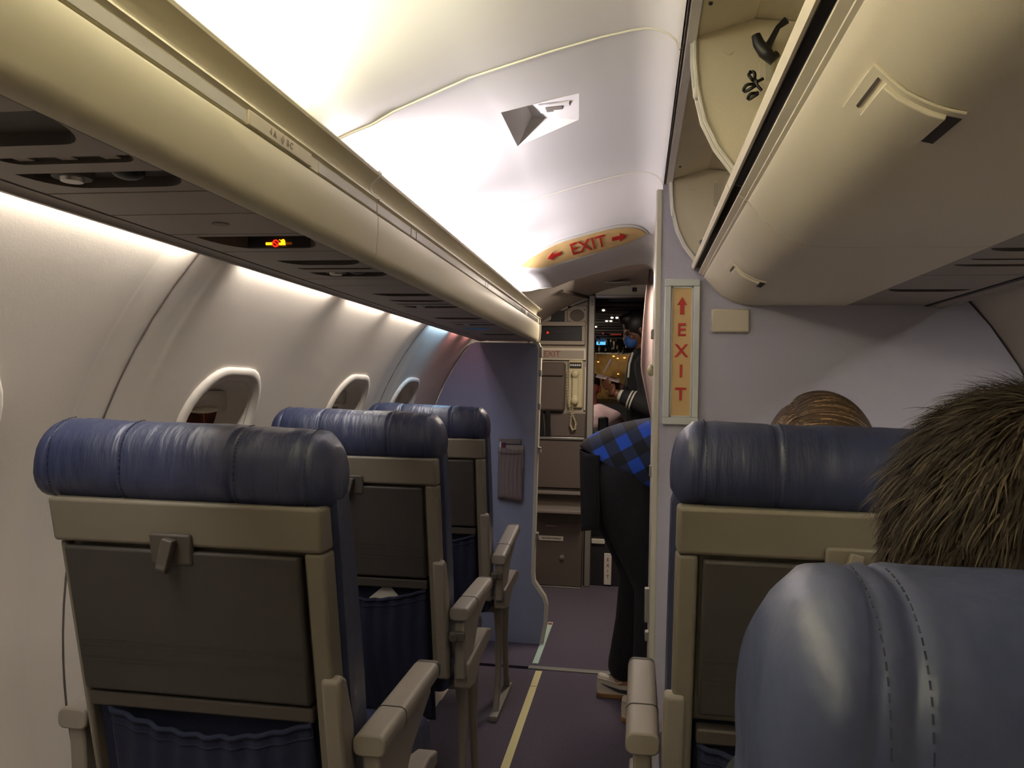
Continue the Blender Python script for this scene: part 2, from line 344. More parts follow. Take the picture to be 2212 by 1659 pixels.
# ---------------------------------------------------------------- service panels (left)
def dshape(x0, x1, y0, y1, flat=False):
    """opening with a straight far side; the ends run out in curves"""
    n = 8; L = x1-x0; P = []
    ex = .045 if not flat else .02
    for k in range(n+1): a = pi/2*k/n; P.append((x0 + ex*(1-sin(a)) , y1 - (y1-y0)*cos(a)*1.0))
    P = [(x0 + ex*(1-cos(pi/2*k/n)), y0 + (y1-y0)*sin(pi/2*k/n)) for k in range(n+1)]
    Q = [(x1 - ex*(1-sin(pi/2*k/n)), y0 + (y1-y0)*cos(pi/2*k/n)) for k in range(n+1)]
    return P + Q
def service_panel(y0, y1, label, items, side=-1, xi=.507, xo=.716, z=1.446):
    """items: (kind, ya, yb, xa, xb)"""
    X = lambda x: side*x
    e = empty('service_panel', (X((xi+xo)/2), (y0+y1)/2, z)); tag(e, label, 'service panel', 'service panels under the left ledge' if side < 0 else 'service panels under the right bins')
    p = MB(); xs = sorted((X(xi), X(xo))); p.box(xs[0], xs[1], y0+.0015, y1-.0015, z, z+.03); o = put(p, 'panel', 'psu', e)
    c = MB(); ox = WL[o.name]; any_ = False
    for it in items:
        if it[0] in ('recess', 'sign', 'air', 'slim', 'blue'):
            P = dshape(X(it[4]) if side < 0 else X(it[3]), X(it[3]) if side < 0 else X(it[4]), it[1], it[2], it[0] in ('slim', 'blue'))
            c.loft([[(q[0]-ox.x, q[1]-ox.y, t - ox.z) for q in P] for t in (z-.01, z+(.020 if it[0] == 'sign' else .012 if it[0] != 'slim' else .006))]); any_ = True
    if any_: cut(o, c)
    for it in items:
        ya, yb, xa, xb = it[1:5]; xl, xh = sorted((X(xa), X(xb))); yc = (ya+yb)/2; xc = (xl+xh)/2
        if it[0] in ('recess', 'sign', 'air'):
            k = MB(); zt2 = .0195 if it[0] == 'sign' else .0115; k.box(xl-.005, xh+.005, ya-.003, yb+.003, z+zt2, z+zt2+.0025)
            if it[0] == 'sign': k.box(xl+.02, xh-.02, yb-.0035, yb+.002, z+.001, z+.0195); ko = put(k, 'recess_tray', 'recess', e)
            if it[0] == 'air':
                a = MB(); a.tube([(xl+.045, yc, z+.0115), (xl+.045, yc, z+.003)], [.024, .021], 20); a.mi = 1; a.tube([(xl+.045, yc, z+.006), (xl+.045, yc, z-.001)], [.014, .012], 16)
                put(a, 'air_nozzle', ['arm_dark', 'metal'], e)
                a = MB(); a.ell((xh-.07, yc, z+.009), (.018, .018, .009)); put(a, 'reading_light', 'black', e)
            if it[0] == 'sign':
                yf = yb - .004; zc_ = z + .0075
                a = MB(); a.box(-.617, -.6065, yf-.002, yf, zc_-.0025, zc_+.0015); put(a, 'cigarette_light', 'amber_lit', ko)
                a = MB(); a.tube([(-.600 + .0052*cos(t*pi/8), yf-.001, zc_ + .0052*sin(t*pi/8)) for t in range(17)], .0011, 6); a.tube([(-.6038, yf-.001, zc_+.0034), (-.5962, yf-.001, zc_-.0034)], .001, 6); put(a, 'no_smoking_light', 'red_lit', ko)
                a = MB(); a.box(-.5935, -.583, yf-.002, yf, zc_-.003, zc_+.001); a.ell((-.587, yf-.001, zc_+.002), (.0038, .001, .005)); a.box(-.5935, -.588, yf-.002, yf, zc_+.004, zc_+.0052, (0, .5, 0)); put(a, 'seat_belt_light', 'amber_lit', ko)
                a = MB(); a.box(-.581, -.5715, yf-.002, yf, zc_-.002, zc_+.0015); put(a, 'seat_belt_dim_light', 'amber_dim', ko)
        elif it[0] == 'slim':
            k = MB(); k.box(xl-.004, xh+.004, ya-.002, yb+.002, z+.0055, z+.007); k.mi = 1
            for j in range(3): k.box(xl+.012+.05*j, xl+.03+.05*j, ya+.003, yb-.003, z+.003, z+.0056)
            put(k, 'button_strip', ['arm_dark', 'psu'], e)
        elif it[0] == 'blue':
            k = MB(); k.box(xl-.002, xh+.002, ya-.002, yb+.002, z+.010, z+.012); put(k, 'call_light', 'blue_lit', e)
        elif it[0] == 'oval':
            k = MB(); k.tube([(xc, yc, z), (xc, yc, z-.0015)], .012, 18); put(k, 'cover_disc', 'galley_grey', e)
R0_, R1_ = .50, .685
unit = lambda y, sign: [('sign' if sign else 'recess', y, y+.10, .505, .684), ('recess', y+.205, y+.262, .505, .665), ('slim', y+.30, y+.318, .51, .662), ('air', y+.355, y+.415, .50, .68)]
service_panel(-1.5, .30, 'plain service panel furthest behind, under the near end of the left ledge', [])
service_panel(.305, .455, 'narrow blank service panel next behind the nearest vents under the left ledge', [])
service_panel(.46, .872, 'nearest service panel in view on the left, with large recess and round air nozzle', [('recess', .60, .69, .505, .70), ('slim', .728, .752, .508, .66), ('air', .785, .85, .50, .685)])
service_panel(.874, .992, 'blank service panel just beyond the nearest air nozzle on the left', [])
service_panel(.994, 1.13, 'service panel with a small oval cover behind the lit no smoking sign', [('oval', 1.045, 1.065, .58, .60)])
service_panel(1.132, 1.284, 'service panel with lit red no smoking and amber seat belt sign', [('sign', 1.15, 1.255, .505, .684)])
service_panel(1.286, 1.62, 'service panel with two vents just beyond the lit no smoking sign', [('recess', 1.38, 1.435, .505, .66), ('slim', 1.472, 1.49, .51, .662), ('air', 1.528, 1.588, .50, .66)])
service_panel(1.622, 1.726, 'blank service panel between the second and third vent groups on the left', [])
service_panel(1.728, 2.35, 'service panel with dark vents above the second left seat', [('recess', 1.885, 1.94, .48+.01, .65), ('recess', 2.03, 2.07, .505, .655), ('slim', 2.12, 2.135, .51, .66), ('air', 2.18, 2.23, .50, .66)])
service_panel(2.352, 2.90, 'service panel with slim vents above the front left seat', [('recess', 2.54, 2.60, .505, .665), ('slim', 2.72, 2.735, .51, .66), ('air', 2.80, 2.84, .50, .66)])
service_panel(2.902, 3.80, 'front service panel with a glowing blue call light beside the bulkhead', [('blue', 2.985, 3.04, .56, .665), ('recess', 3.30, 3.36, .505, .66)])
for side in (-1, 1):  # black strips stand for the shade in the panel gaps
    mb = MB(); mb.box(*sorted((side*.7165, side*.7225)), -3.2, 3.79 if side < 0 else 2.165, 1.4475, 1.455); tag(put(mb, 'gap_shade', 'black'), 'thin black strip for the shaded gap along the %s service panels' % ('left' if side < 0 else 'right'), 'gap shade')
for a_, b_, w_ in ((1.10, 1.38, 'beside the first ceiling seam'), (1.83, 1.99, 'second from the viewer'), (2.41, 2.52, 'third from the viewer'), (2.87, 2.93, 'furthest, beside the ceiling exit sign')):  # unseen blocks added to darken the ceiling between the tubes
    mb = MB(); mb.box(-.60, -.508, a_, b_, 1.4865, 1.606); tag(put(mb, 'light_baffle', 'ledge', bevel=.004), 'unseen light baffle added in the trough behind the left ledge, ' + w_, 'light baffle', 'added light baffles in the trough')
# outer valance that hides the sidewall lights
for side in (-1, 1):
    v = MB(); z0 = 1.446; P = [(side*.723, z0), (side*.745, z0-.001), (side*.748, z0-.004), (side*.765, z0-.001), (side*.767, z0+.004), (side*.765, z0+.022), (side*.745, z0+.034), (side*.723, z0+.03)]
    v.loft([[(x, y, z) for x, z in P] for y in ((-3.2, 3.79) if side < 0 else (-3.2, 2.165))])
    tag(put(v, 'light_valance', 'psu', smooth=50), 'long grey valance strip along the %s sidewall under the overhead panels' % ('left' if side < 0 else 'right'), 'valance')
# trough above the ledge
mb = MB(); mb.box(-.7155, -.5065, -3.2, 3.8, 1.478, 1.486); tag(put(mb, 'light_trough', 'ledge'), 'flat trough floor behind the left overhead ledge that hides the ceiling lights', 'light trough')

# ---------------------------------------------------------------- right overhead bins
BIN = [(.525, 1.449), (.30, 1.4495), (.285, 1.450), (.262, 1.453), (.238, 1.460), (.215, 1.473), (.195, 1.491), (.180, 1.508), (.168, 1.523), (.1675, 1.525), (.163, 1.5275),
       (.1625, 1.529), (.153, 1.534), (.1525, 1.536), (.158, 1.546), (.156, 1.549), (.148, 1.551), (.142, 1.543), (.1385, 1.543), (.135, 1.552), (.136, 1.558), (.142, 1.560), (.165, 1.552), (.20, 1.51), (.26, 1.485), (.525, 1.482)]
def bin_ring(y): return [(x, y, z) for x, z in BIN]
def right_bin(y0, y1, label, latch, dl):
    e = empty('overhead_bin', (.33, (y0+y1)/2, 1.449)); tag(e, label, 'overhead bin', 'overhead bins on the right')
    f = MB(); f.loft([bin_ring(y0), bin_ring(y1)]); put(f, 'bin_bucket', 'bin', e, smooth=28)
    # dark sheet in the channel, the recess shade put in its colour
    c = MB(); c.loft([[(x, y, z) for x, z in ((.1528, 1.5365), (.1582, 1.5455), (.1565, 1.5485), (.1480, 1.5505), (.1425, 1.5435))] for y in (y0+.001, y1-.001)], False); put(c, 'channel_shade', 'bin_dark', e, solid=.0012)
    # back liner following the hull
    pts = [(.08, 1.784), (.17, 1.806), (.30, 1.79), (.45, 1.735), (.55, 1.68), (.66, 1.60), (.74, 1.52), (.74, 1.482), (.525, 1.482)]
    b_ = MB(); b_.loft([[(x, y, z) for x, z in pts] + [(x+.008, y, z+.010) for x, z in pts[::-1]] for y in (y0, y1)]); put(b_, 'bin_liner', 'bin', e, smooth=40)
    # divider wall at the far end
    q = [(.079, 1.780), (.080, 1.74), (.084, 1.70), (.097, 1.645), (.117, 1.604), (.148, 1.562), (.20, 1.515), (.26, 1.487), (.74, 1.484), (.74, 1.52), (.66, 1.60), (.55, 1.68), (.45, 1.735), (.30, 1.788), (.17, 1.804)]
    d = MB(); d.prism(q, 'y', y1-.022, y1-.010); do = put(d, 'divider', 'bin', e)
    tr = MB(); fr = [(x, y1-.026, z) for x, z in q[:6]]; tr.tube(fr, .0035, 6); tr.tube([(x-.004, y1-.016, z-.001) for x, y, z in fr], .0035, 6)
    tr.ell((.083, y1-.02, 1.692), (.006, .008, .012)); put(tr, 'divider_edge', 'ceiling_trim', do)
    cp = MB(); cp.tube([(.131, y1-.022, 1.757), (.131, y1-.0245, 1.757)], .0085, 20); put(cp, 'round_cap', 'bin', do)
    sl = MB(); sl.prism([(.178, 1.70), (.186, 1.69), (.20, 1.69), (.20, 1.775), (.178, 1.775)], 'y', y1-.0245, y1-.022); sl.mi = 1; sl.box(.187, .197, y1-.0255, y1-.024, 1.705, 1.765); put(sl, 'hinge_slot', ['bin', 'cream_trim'], do, bevel=.001)
    # header bracket that carries the raised door
    h = MB(); yb = y1-.022
    for yy in [yb]:
        A = [(.084, yy, 1.781), (.167, yy, 1.803), (.118, yy-.11, 1.803)]; 
        V = [h.b.verts.new(p) for p in ((.084, yb, 1.781), (.170, yb, 1.804), (.110, yb-.09, 1.790), (.084, yb-.24, 1.784), (.170, yb-.24, 1.806))]
        h._f([V[0], V[2], V[1]]); h._f([V[0], V[3], V[2]]); h._f([V[2], V[3], V[4]]); h._f([V[1], V[2], V[4]]); h._f([V[0], V[1], V[4], V[3]])
    put(h, 'door_bracket', 'bin', e, smooth=10)
    sc = MB(); sc.tube([(.094, yb-.10, 1.786), (.093, yb-.10, 1.7835)], .004, 10); put(sc, 'screw', 'arm_dark', e)
    # latch
    def off(x0, z0, x1, z1, d): n = Vector((-(z1-z0), x1-x0)).normalized(); return n*d
    prof = [(.190, 1.4965), (.203, 1.484), (.215, 1.4725), (.226, 1.466), (.238, 1.460), (.25, 1.456), (.262, 1.453), (.278, 1.451)]
    def strip(pr, d, ya, yb_):
        rr = []
        for i, (x, z) in enumerate(pr):
            a, b2 = pr[max(i-1, 0)], pr[min(i+1, len(pr)-1)]; n = Vector((b2[1]-a[1], -(b2[0]-a[0]))).normalized()
            rr.append((x + n.x*d, z + n.y*d))
        return [[(x, y, z) for x, z in rr] + [(x, y, z) for x, z in pr[::-1]] for y in (ya, yb_)]
    la = MB(); la.loft(strip(prof[:7], .0028, latch, latch+.10)); lo_ = put(la, 'latch_plate', 'bin', e, smooth=50, bevel=.0006)
    hn = MB(); hn.loft(strip(prof[1:6], .0075, latch+.008, latch+.078)); put(hn, 'latch_handle', 'bin', lo_, smooth=50, bevel=.001)
    dk = MB(); dk.loft(strip([(.197, 1.4898), (.199, 1.4878)], .0040, latch+.010, latch+.076)); put(dk, 'latch_slot', 'bin_dark', lo_, smooth=50)  # dark line put in for the shade of the gap above the handle
    dk = MB(); dk.loft(strip(prof[5:7], .0034, latch+.010, latch+.076)); put(dk, 'recess_shade', 'bin_dark', lo_, smooth=50)  # dark patch stands for the shade in the latch recess
    return e
right_bin(-3.2, 1.308, 'near open overhead bin on the right with the large latch on its beige face', .70, 0)
right_bin(1.312, 2.165, 'far open overhead bin on the right against the bulkhead, with the small-looking latch', 1.73, 0)
# right service panels
service_panel(-1.5, 1.15, 'long right service panel nearest the viewer, mostly out of frame', [], 1, .527, .716, 1.45)
service_panel(1.152, 1.62, 'right service panel with two dark vents above the window seat', [('recess', 1.327, 1.36, .535, .70), ('slim', 1.43, 1.445, .545, .70), ('recess', 1.49, 1.515, .54, .70)], 1, .527, .716, 1.45)
service_panel(1.622, 2.16, 'right service panel with a single dark vent next to the bulkhead', [('recess', 1.835, 1.88, .535, .70)], 1, .527, .716, 1.45)
# black straps hanging in the near bin
def strap(pts_list, r, label):
    s_ = MB()
    for p in pts_list: s_.tube(p, r, 8)
    tag(put(s_, 'hanging_strap', 'black', smooth=60), label, 'strap')
def loop(c, a, b_, t, n=14):
    return [(c[0] + a*cos(2*pi*k/n)*cos(t) - b_*sin(2*pi*k/n)*sin(t), c[1] + .004*sin(k), c[2] + a*cos(2*pi*k/n)*sin(t) + b_*sin(2*pi*k/n)*cos(t)) for k in range(n+1)]
Yk = 1.255
strap([loop((.163, Yk, 1.703), .007, .004, 1.9), loop((.160, Yk, 1.686), .0095, .004, .45), [(.165, Yk, 1.697), (.172, Yk, 1.694), (.180, Yk, 1.698)], [(.168, Yk, 1.697), (.171, Yk, 1.688), (.178, Yk, 1.680)], loop((.165, Yk, 1.673), .008, .003, .5)], .0025, 'small black looped strap clip inside the near right bin, lower of two')
s_ = MB(); s_.tube([(.168, Yk, 1.765), (.172, Yk, 1.752), (.182, Yk, 1.738), (.192, Yk, 1.728), (.20, Yk, 1.735)], [.007, .009, .011, .01, .006], 8); s_.tube([(.182, Yk, 1.738), (.190, Yk, 1.755), (.20, Yk, 1.775), (.212, Yk, 1.785)], [.007, .005, .004, .006], 8)
tag(put(s_, 'hanging_strap', 'black', smooth=60), 'larger black strap with a forked shape hanging inside the near right bin', 'strap')
s_ = MB(); s_.tube([(.150, 2.05, 1.60), (.158, 2.05, 1.585), (.162, 2.05, 1.57)], [.006, .01, .008], 8); tag(put(s_, 'hanging_strap', 'black', smooth=60), 'small black strap end inside the far right bin', 'strap')

# ---------------------------------------------------------------- fittings on the ceiling
def cz(x):
    for (a, b_), (c, d) in zip(CEIL, CEIL[1:]):
        if a <= x <= c: return b_ + (d-b_)*(x-a)/(c-a)
    return 1.77
FA, FB, FC, FD = [(x, y, cz(x)) for x, y in ((-.268, 1.50), (-.121, 1.522), (-.132, 1.665), (-.268, 1.715))]
FE, FF = (-.226, 1.513, 1.775), (-.230, 1.655, 1.790)
c = MB(); ox = WL[CEILS[1].name]; c.loft([[(p[0]-ox.x, p[1]-ox.y, z-ox.z) for p in (FA, FB, FC, FD)] for z in (1.70, 1.90)]); cut(CEILS[1], c, 'ceiling')
e = empty('ceiling_fixture', (-.19, 1.60, 1.75)); tag(e, 'cream scooped fixture with a small square lens recessed in the ceiling', 'ceiling fixture')
f = MB(); V = [f.b.verts.new(p) for p in (FA, FB, FC, FD, FE, FF)]
for q in ((0, 4, 5, 3), (4, 1, 2, 5), (0, 1, 4), (3, 5, 2)): f._f([V[i] for i in q])
put(f, 'scoop', 'ceiling', e, smooth=10)
M0 = (Vector(FE)+Vector(FB)+Vector(FC)+Vector(FF))/4; ux = (Vector(FB)-Vector(FE)).normalized(); uy = (Vector(FF)-Vector(FE)).normalized(); un = ux.cross(uy).normalized(); un = -un if un.z > 0 else un
def plate(cx_, cy_, w_, h_, d0, d1, name, mt, par, bevel=.0008):
    f = MB(); f.loft([[M0 + ux*(cx_+a*w_/2) + uy*(cy_+b_*h_/2) + un*d for a, b_ in ((-1, -1), (1, -1), (1, 1), (-1, 1))] for d in (d0, d1)]); return put(f, name, mt, par, bevel=bevel)
fo = plate(.003, -.008, .062, .062, 0, .003, 'lens_frame', 'ceiling', e)
plate(.002, -.004, .034, .036, .002, .0045, 'lens', 'galley_grey', fo)
f = MB(); f.ell(M0 + ux*.045 + un*.001, (.003, .003, .003)); put(f, 'screw', 'black', e)

# ceiling EXIT sign on the slanted step
e = empty('exit_sign', (-.19, 2.88, 1.70)); tag(e, 'tan ceiling exit sign with red lettering between two arrows, curved over the aisle', 'sign', 'exit signs')
def slant(x, t): # t 0..1 up the slanted face
    y = 2.925 - .155*t; return Vector((x, y, cz(x) - (.004 + .050*max(0, y-2.775)/.145)*min(1, max(0, (x+.56)/.2)) - .002))
XS = [-.425 + k*(.445/24) for k in range(25)]
def half(x, m):
    u = (x + .2025)/.2225; return max(0, 1 - abs(u)**3.2)**.75*m
def band_mesh(m, lift, w=1.0):
    f = MB(); rows = []
    for j in range(5):
        rows.append([slant(x*w + (1-w)*-.2025, .5 + (j/4-.5)*half(x, m)) - Vector((0, .3*lift, lift)) for x in XS])
    f.loft(rows, False, False); return f
put(band_mesh(1.05, .001, 1.04), 'sign_frame', 'ceiling_trim', e, smooth=60)
sp = put(band_mesh(.84, .004), 'sign_panel', 'sign_tan', e, smooth=60)
def tlx(x): return math.atan2(cz(x+.03)-cz(x-.03), .06)
tilt = math.atan2(.050, .11)
for i, ch in enumerate('EXIT'):
    x = -.232 + i*.037 if i < 2 else (-.165 if i == 2 else -.138)
    p = slant(x, .5) - Vector((0, .002, .0062)); xx_ = Vector((cos(tlx(x)), 0, sin(tlx(x)))); yy_ = (slant(x, .8) - slant(x, .2)).normalized(); zz_ = xx_.cross(yy_).normalized(); yy_ = zz_.cross(xx_)
    text(ch, .062, p, Matrix((xx_, yy_*1.9, zz_)).transposed(), 'red', sp, 'letter', bold=.0004)
def arrow(c, L, W, ax, up, mtx, parent, name='arrow'):
    """flat arrow: ax direction, up across"""
    c, ax, up = Vector(c), Vector(ax), Vector(up); nrm = ax.cross(up).normalized()*.0006
    P = [(-L/2, -W*.2), (L*.05, -W*.2), (L*.05, -W/2), (L/2, 0), (L*.05, W/2), (L*.05, W*.2), (-L/2, W*.2)]
    f = MB(); f.loft([[c + ax*a + up*b_ + nrm*k for a, b_ in P] for k in (-1, 1)]); return put(f, name, mtx, parent)
upv = Vector((0, cos(tilt+.75+0), 0))
for x, s in ((-.305, -1), (-.075, 1)):
    p = slant(x, .5) - Vector((0, .002, .0062)); tx = Vector((cos(tlx(x)), 0, sin(tlx(x)))); vv = (slant(x, .8) - slant(x, .2)).normalized()
    arrow(p, .052, .062, tx*s, vv, 'red', sp)

# ---------------------------------------------------------------- bulkheads
# right bulkhead
zt = 1.782
P = [(.057, 0), (.057, 1.77), (.064, zt)] + [(x, z) for x, z in ((.17, 1.80), (.30, 1.785), (.45, 1.73))] + [(wx(z, 1)-.006, z) for z in (1.6, 1.5, 1.4, 1.3, 1.2, 1.1, 1.0, .9, .76, .6, .4, .2, 0)]
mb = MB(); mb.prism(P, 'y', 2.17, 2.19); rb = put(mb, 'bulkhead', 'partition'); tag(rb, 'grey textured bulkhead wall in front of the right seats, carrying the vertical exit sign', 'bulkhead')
mb = MB(); mb.box(.040, .0575, 2.166, 2.20, 0, 1.76); put(mb, 'edge_trim', 'cream_trim', rb, bevel=.004)
for z0, z1, w_ in ((1.36, 1.385, .008), (1.27, 1.285, .010), (.99, 1.02, .006), (.60, .69, .012), (.55, .575, .01)):
    mb = MB(); mb.box(.040-w_, .042, 2.17, 2.195, z0, z1); put(mb, 'edge_fitting', 'metal_dull', rb, bevel=.002)
mb = MB(); mb.ell((.034, 2.18, 1.275), (.010, .012, .016)); put(mb, 'knob', 'handset', rb)
mb = MB(); mb.prism([(.046, .0), (.046, 1.76)] + [(x, z) for x, z in ((.17, 1.79), (.45, 1.72))] + [(wx(z, 1)-.012, z) for z in (1.6, 1.3, 1.0, .76, .4, 0)], 'y', 2.20, 2.72); tag(put(mb, 'wardrobe', 'cream_trim'), 'cream closet unit behind the right bulkhead, only its aisle edge showing', 'closet')
# sign
e = empty('exit_sign', (.112, 2.166, 1.13)); tag(e, 'tall white framed exit sign with vertical red letters below an upward arrow', 'sign', 'exit signs')
mb = MB(); O = [(.066, 1.132), (.158, 1.132), (.158, 1.518), (.066, 1.518)]; I = [(.083, 1.152), (.141, 1.152), (.141, 1.498), (.083, 1.498)]
mb.box(.066, .158, 2.155, 2.169, 1.132, 1.151); mb.box(.066, .158, 2.155, 2.169, 1.499, 1.518); mb.box(.066, .083, 2.155, 2.169, 1.151, 1.499); mb.box(.141, .158, 2.155, 2.169, 1.151, 1.499)
fr = put(mb, 'sign_frame', 'sign_frame', e, bevel=.002)
mb = MB(); mb.box(.084, .0875, 2.160, 2.169, 1.152, 1.498); mb.box(.1365, .140, 2.160, 2.169, 1.152, 1.498); mb.box(.084, .14, 2.160, 2.169, 1.152, 1.156); mb.box(.084, .14, 2.160, 2.169, 1.494, 1.498); put(mb, 'inner_frame', 'sign_frame', fr)
mb = MB(); mb.box(.0875, .1365, 2.163, 2.169, 1.156, 1.494); sp = put(mb, 'sign_panel', 'sign_tan', e)
for ch, z in zip('EXIT', (1.382, 1.326, 1.272, 1.211)): text(ch, .048, (.112, 2.162, z), (pi/2, 0, 0), 'red', sp, 'letter', bold=.0008)
arrow((.112, 2.162, 1.447), .046, .026, (0, 0, 1), (-1, 0, 0), 'red', sp)
mb = MB(); mb.box(.188, .286, 2.158, 2.17, 1.377, 1.440); tag(put(mb, 'cover_plate', 'plate', bevel=.005), 'blank cream rectangular cover plate on the right bulkhead beside the exit sign', 'cover plate')
# left bulkhead
P = [(-.47, 1.40), (-.478, 1.43), (-.50, 1.438), (-.78, 1.44)] + [(wx(z)+.006, z) for z in (1.43, 1.35, 1.25, 1.1, .95, .76, .55, .35, .15, .0)] + [(-.44, 0), (-.422, .10), (-.420, .20), (-.428, .225), (-.482, .30), (-.484, .36)]
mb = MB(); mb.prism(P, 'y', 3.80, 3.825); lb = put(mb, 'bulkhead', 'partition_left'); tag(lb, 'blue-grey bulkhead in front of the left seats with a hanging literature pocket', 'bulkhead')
tr_ = [(-.50, 1.440), (-.480, 1.432), (-.470, 1.41), (-.474, 1.2), (-.480, .8), (-.484, .34), (-.480, .295), (-.428, .222), (-.418, .19), (-.420, .10), (-.438, .0)]
mb = MB()
rr = []
for i, (x, z) in enumerate(tr_):
    a, b_ = tr_[max(i-1, 0)], tr_[min(i+1, len(tr_)-1)]; n = Vector((b_[1]-a[1], -(b_[0]-a[0]))).normalized(); n = -n if n.x < 0 and z < 1.43 else n
    n = Vector((abs(n.x), n.y if n.x >= 0 else -n.y))
    rr.append([(x - n.x*.004, 3.792, z - n.y*.004), (x + n.x*.012, 3.792, z + n.y*.012), (x + n.x*.012, 3.833, z + n.y*.012), (x - n.x*.004, 3.833, z - n.y*.004)])
mb.loft(rr); put(mb, 'edge_trim', 'cream_trim', lb, smooth=40)
for z0, z1, w_ in ((1.37, 1.42, .012), (1.28, 1.31, .010), (1.12, 1.15, .008), (.93, .94, .014), (.91, .925, .016), (.50, .53, .01)):
    mb = MB(); mb.box(-.47, -.468+w_, 3.79, 3.83, z0, z1); put(mb, 'edge_fitting', 'metal_dull', lb, bevel=.002)
e = empty('literature_pocket', (-.59, 3.79, .68)); tag(e, 'gathered grey-brown pocket hanging on the left bulkhead, holding leaflets', 'pocket')
mb = MB(); rings = []
for j in range(14):
    t = j/13; z = .935 - .25*t; row = []
    for i in range(33):
        u = i/32; x = -.655 + .12*u + .0
        y = 3.780 - .018*sin(pi*u)**.5*(.6+.4*t) + .004*sin(u*38 + 2*sin(t*3))*(1-.6*t) + (.006 if t > .95 else 0)
        row.append((x, y, z + .006*sin(u*5) - .01*sin(pi*u)*(1-t)))
    rings.append(row)
mb.loft(rings, False, False); po = put(mb, 'pocket_cloth', 'mesh_pocket', e, solid=.002, smooth=80)
mb = MB(); mb.tube([(-.655 + .12*k/20, 3.765 + .004*sin(k*2.1), .915 - .006*sin(pi*k/20)) for k in range(21)], .003, 6); put(mb, 'elastic_hem', 'mesh_pocket', po)
mb = MB(); mb.box(-.655, -.548, 3.79, 3.80, .952, .976); tag(put(mb, 'wall_placard', 'galley_grey', bevel=.002), 'narrow grey placard above the pocket on the left bulkhead', 'placard')
mb = MB(); mb.box(-.650, -.642, 3.775, 3.783, .84, .962); tag(put(mb, 'leaflet', 'white_paper'), 'white leaflet at the left of the bulkhead pocket', 'leaflet')
mb = MB(); mb.box(-.640, -.622, 3.775, 3.783, .84, .958); tag(put(mb, 'leaflet', 'magenta'), 'dark magenta leaflet in the bulkhead pocket', 'leaflet')
mb = MB(); mb.box(-.618, -.535, 3.777, 3.785, .84, .946); tag(put(mb, 'leaflet', 'galley'), 'wide beige leaflet in the bulkhead pocket', 'leaflet')

# floor strips
def fstrip(x0, x1, y0, y1, m_, label):
    mb = MB(); mb.box(x0, x1, y0, y1, 0, .004); return tag(put(mb, 'floor_strip', m_, bevel=.001), label, 'floor strip', 'floor path strips')
fstrip(-.413, -.385, -1.4, 3.245, 'strip_glow', 'long cream glow strip along the left side of the aisle floor')
fstrip(-.413, -.385, 3.25, 3.43, 'strip_glow', 'short cream glow strip piece just before the floor threshold')
o = fstrip(-.440, -.414, 3.52, 4.16, 'strip_blue', 'pale blue-green glow strip beyond the threshold beside the left bulkhead')
mb = MB(); mb.box(-.437, -.417, 4.11, 4.14, .004, .0052); put(mb, 'red_mark', 'red_dull', o)
mb = MB(); mb.box(-.45, .045, 3.45, 3.485, -.01, .006); tag(put(mb, 'threshold_strip', 'metal_dull', bevel=.002), 'metal threshold strip across the aisle floor at the entry', 'threshold')

